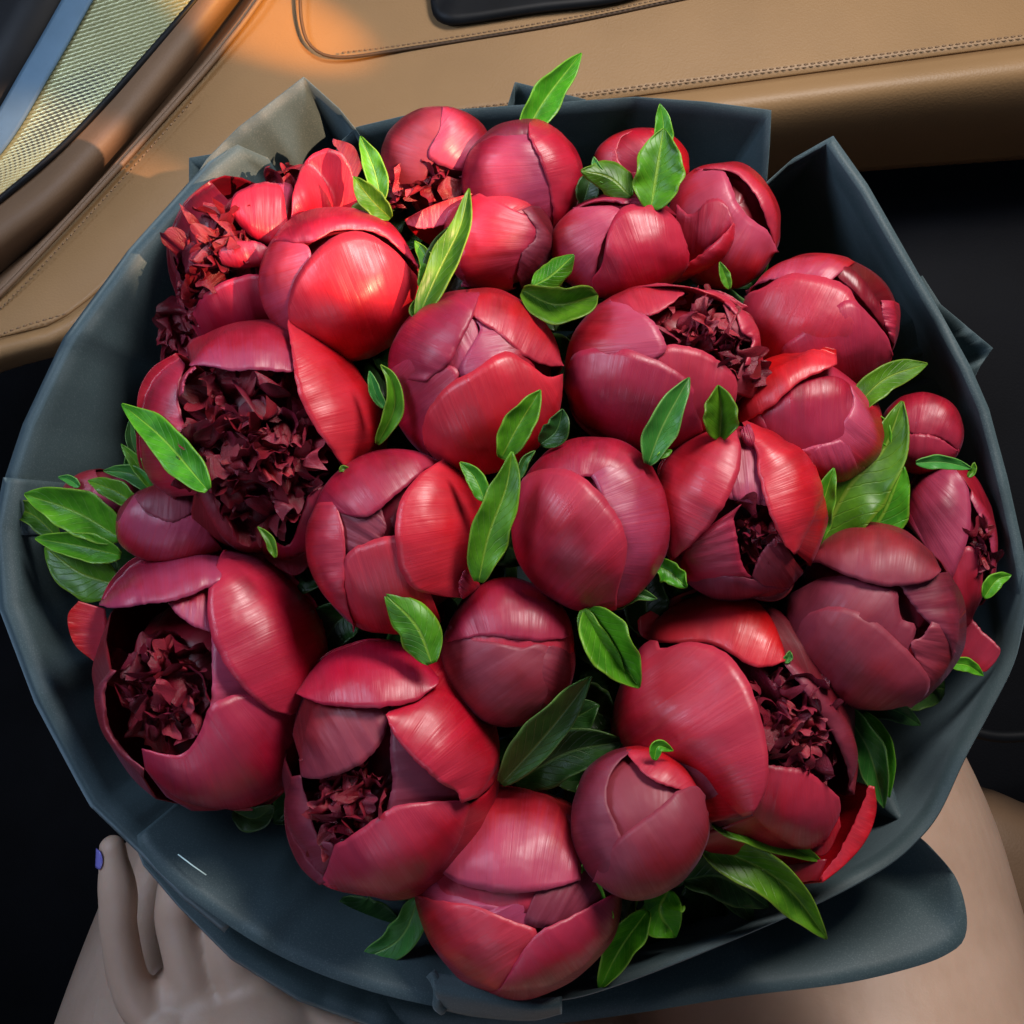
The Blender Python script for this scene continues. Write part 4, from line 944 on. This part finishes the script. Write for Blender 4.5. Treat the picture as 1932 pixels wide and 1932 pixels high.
# added dark leaves that put the shade into the gaps between blooms
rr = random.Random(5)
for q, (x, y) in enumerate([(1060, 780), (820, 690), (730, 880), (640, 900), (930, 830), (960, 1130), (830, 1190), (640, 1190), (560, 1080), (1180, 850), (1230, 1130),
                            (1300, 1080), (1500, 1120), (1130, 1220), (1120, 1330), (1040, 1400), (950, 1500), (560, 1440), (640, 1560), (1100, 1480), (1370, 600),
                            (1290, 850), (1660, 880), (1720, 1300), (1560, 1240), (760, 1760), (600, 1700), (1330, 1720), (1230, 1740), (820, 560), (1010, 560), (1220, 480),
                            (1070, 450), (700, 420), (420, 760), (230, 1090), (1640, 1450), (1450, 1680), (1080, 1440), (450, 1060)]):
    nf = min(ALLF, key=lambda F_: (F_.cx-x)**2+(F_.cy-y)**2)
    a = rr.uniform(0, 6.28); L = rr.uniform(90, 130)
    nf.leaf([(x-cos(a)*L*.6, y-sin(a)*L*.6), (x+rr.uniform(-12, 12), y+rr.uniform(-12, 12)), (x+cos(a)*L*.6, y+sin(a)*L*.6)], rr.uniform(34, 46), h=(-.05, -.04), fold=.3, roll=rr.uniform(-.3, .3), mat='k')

for gx in range(-7, 8):  # deeper layer of added leaves, coloured dark as shade in the gaps
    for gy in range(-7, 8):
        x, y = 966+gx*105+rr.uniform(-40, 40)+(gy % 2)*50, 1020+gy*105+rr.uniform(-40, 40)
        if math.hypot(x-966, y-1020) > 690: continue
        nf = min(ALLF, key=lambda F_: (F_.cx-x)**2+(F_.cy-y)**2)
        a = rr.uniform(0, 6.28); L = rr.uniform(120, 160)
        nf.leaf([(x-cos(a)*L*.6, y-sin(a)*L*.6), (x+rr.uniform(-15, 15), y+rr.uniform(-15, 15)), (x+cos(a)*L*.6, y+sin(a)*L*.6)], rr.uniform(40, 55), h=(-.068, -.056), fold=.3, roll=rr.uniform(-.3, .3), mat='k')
# ------------------------------------------------------------------ person: thighs and the hand under the paper
per = empty('person', W(966, 2300, .75)); tag(per, 'seated person holding the bouquet on the lap, one hand under the paper', 'person')
def capsule_chain(pts, segs=72):
    P = [(C2W(CP(x, y, d)), r) for x, y, d, r in pts]; out = []
    Q = catmull([Vector((*p, )) for p, r in P], max(12, 14*len(P))); 
    n = len(Q); R = []
    for i in range(n):
        t = i/(n-1)*(len(P)-1); j = min(int(t), len(P)-2); w_ = t-j; w_ = w_*w_*(3-2*w_); R.append(P[j][1]*(1-w_)+P[j+1][1]*w_)
    parts = [tube(Q, R, segs)]
    for p, r in ((Q[0], R[0]), (Q[-1], R[-1])):
        V, F = [], []
        for a in range(25):
            th = pi*a/24
            for b in range(48):
                ph = 2*pi*b/48; V.append(p+Vector((sin(th)*cos(ph), sin(th)*sin(ph), cos(th)))*r)
        for a in range(24):
            for b in range(48): F.append((a*48+b, a*48+(b+1) % 48, (a+1)*48+(b+1) % 48, (a+1)*48+b))
        parts.append((V, F))
    return join(parts)
fing = [
    capsule_chain([(640, 2330, .53, .032), (560, 2160, .545, .036), (500, 2030, .555, .038)]),
    capsule_chain([(520, 2060, .56, .036), (640, 1980, .57, .034), (760, 1960, .59, .028)]),
    capsule_chain([(440, 2030, .56, .034), (400, 1960, .565, .028), (350, 1890, .568, .019)]),
    capsule_chain([(330, 1960, .56, .020), (252, 1870, .556, .0105), (225, 1760, .552, .0088), (223, 1695, .551, .0083), (219, 1655, .551, .0086), (212, 1600, .552, .0060)]),
    capsule_chain([(400, 1920, .566, .020), (362, 1840, .562, .0112), (334, 1740, .560, .0098), (336, 1690, .560, .0098), (345, 1610, .572, .0080)]),
    capsule_chain([(330, 1960, .590, .018), (290, 1840, .592, .015), (278, 1730, .592, .013), (300, 1630, .596, .011)]),  # hand shape added behind the finger gap to make it darker
    capsule_chain([(480, 1900, .568, .022), (440, 1820, .564, .0118), (425, 1720, .566, .0100), (460, 1640, .573, .0085)]),
    capsule_chain([(580, 1920, .572, .022), (510, 1830, .570, .0115), (500, 1740, .574, .0094), (540, 1690, .58, .008)]),
    capsule_chain([(560, 2330, .55, .030), (500, 2900, .42, .040), (350, 3600, .35, .050)]),
    capsule_chain([(350, 3600, .35, .050), (1000, 4200, .36, .10), (1100, 3700, .44, .14)]),
    capsule_chain([(1150, 3700, .46, .15), (1760, 2900, .60, .135), (1590, 2000, .74, .122), (1440, 1250, 0.90, .072), (1500, 1500, 1.2, .055)]),
    capsule_chain([(1150, 3700, .46, .15), (480, 2900, .62, .130), (500, 2000, .74, .122), (780, 1250, 0.92, .070), (800, 1500, 1.2, .055)]),
    capsule_chain([(1100, 3300, .56, .13), (1080, 2600, .66, .125), (1060, 2080, .77, .090)]),
]
V, F = join(fing)
body = mesh_obj('body', V, F, M_SKIN, per)
rm = body.modifiers.new('skin', 'REMESH'); rm.mode = 'VOXEL'; rm.voxel_size = 0.0018; rm.use_smooth_shade = True
sm = body.modifiers.new('smooth', 'SMOOTH'); sm.factor = .5; sm.iterations = 5
nv = []
for i in range(9):
    t = i/8; rr_ = .0069 + .0010*t; wa = .60*sin(pi*(.08+.8*t))**.4
    for j in range(7):
        a = (j-3)/3*wa + .6
        nv.append(C2W(Vector(CP(213+3*t, 1598+t*34, .552)) + Vector((-cos(a)*rr_, 0, sin(a)*rr_))))
mesh_obj('fingernail', nv, grid_faces(9, 7), M_NAIL, per, None, .0006)
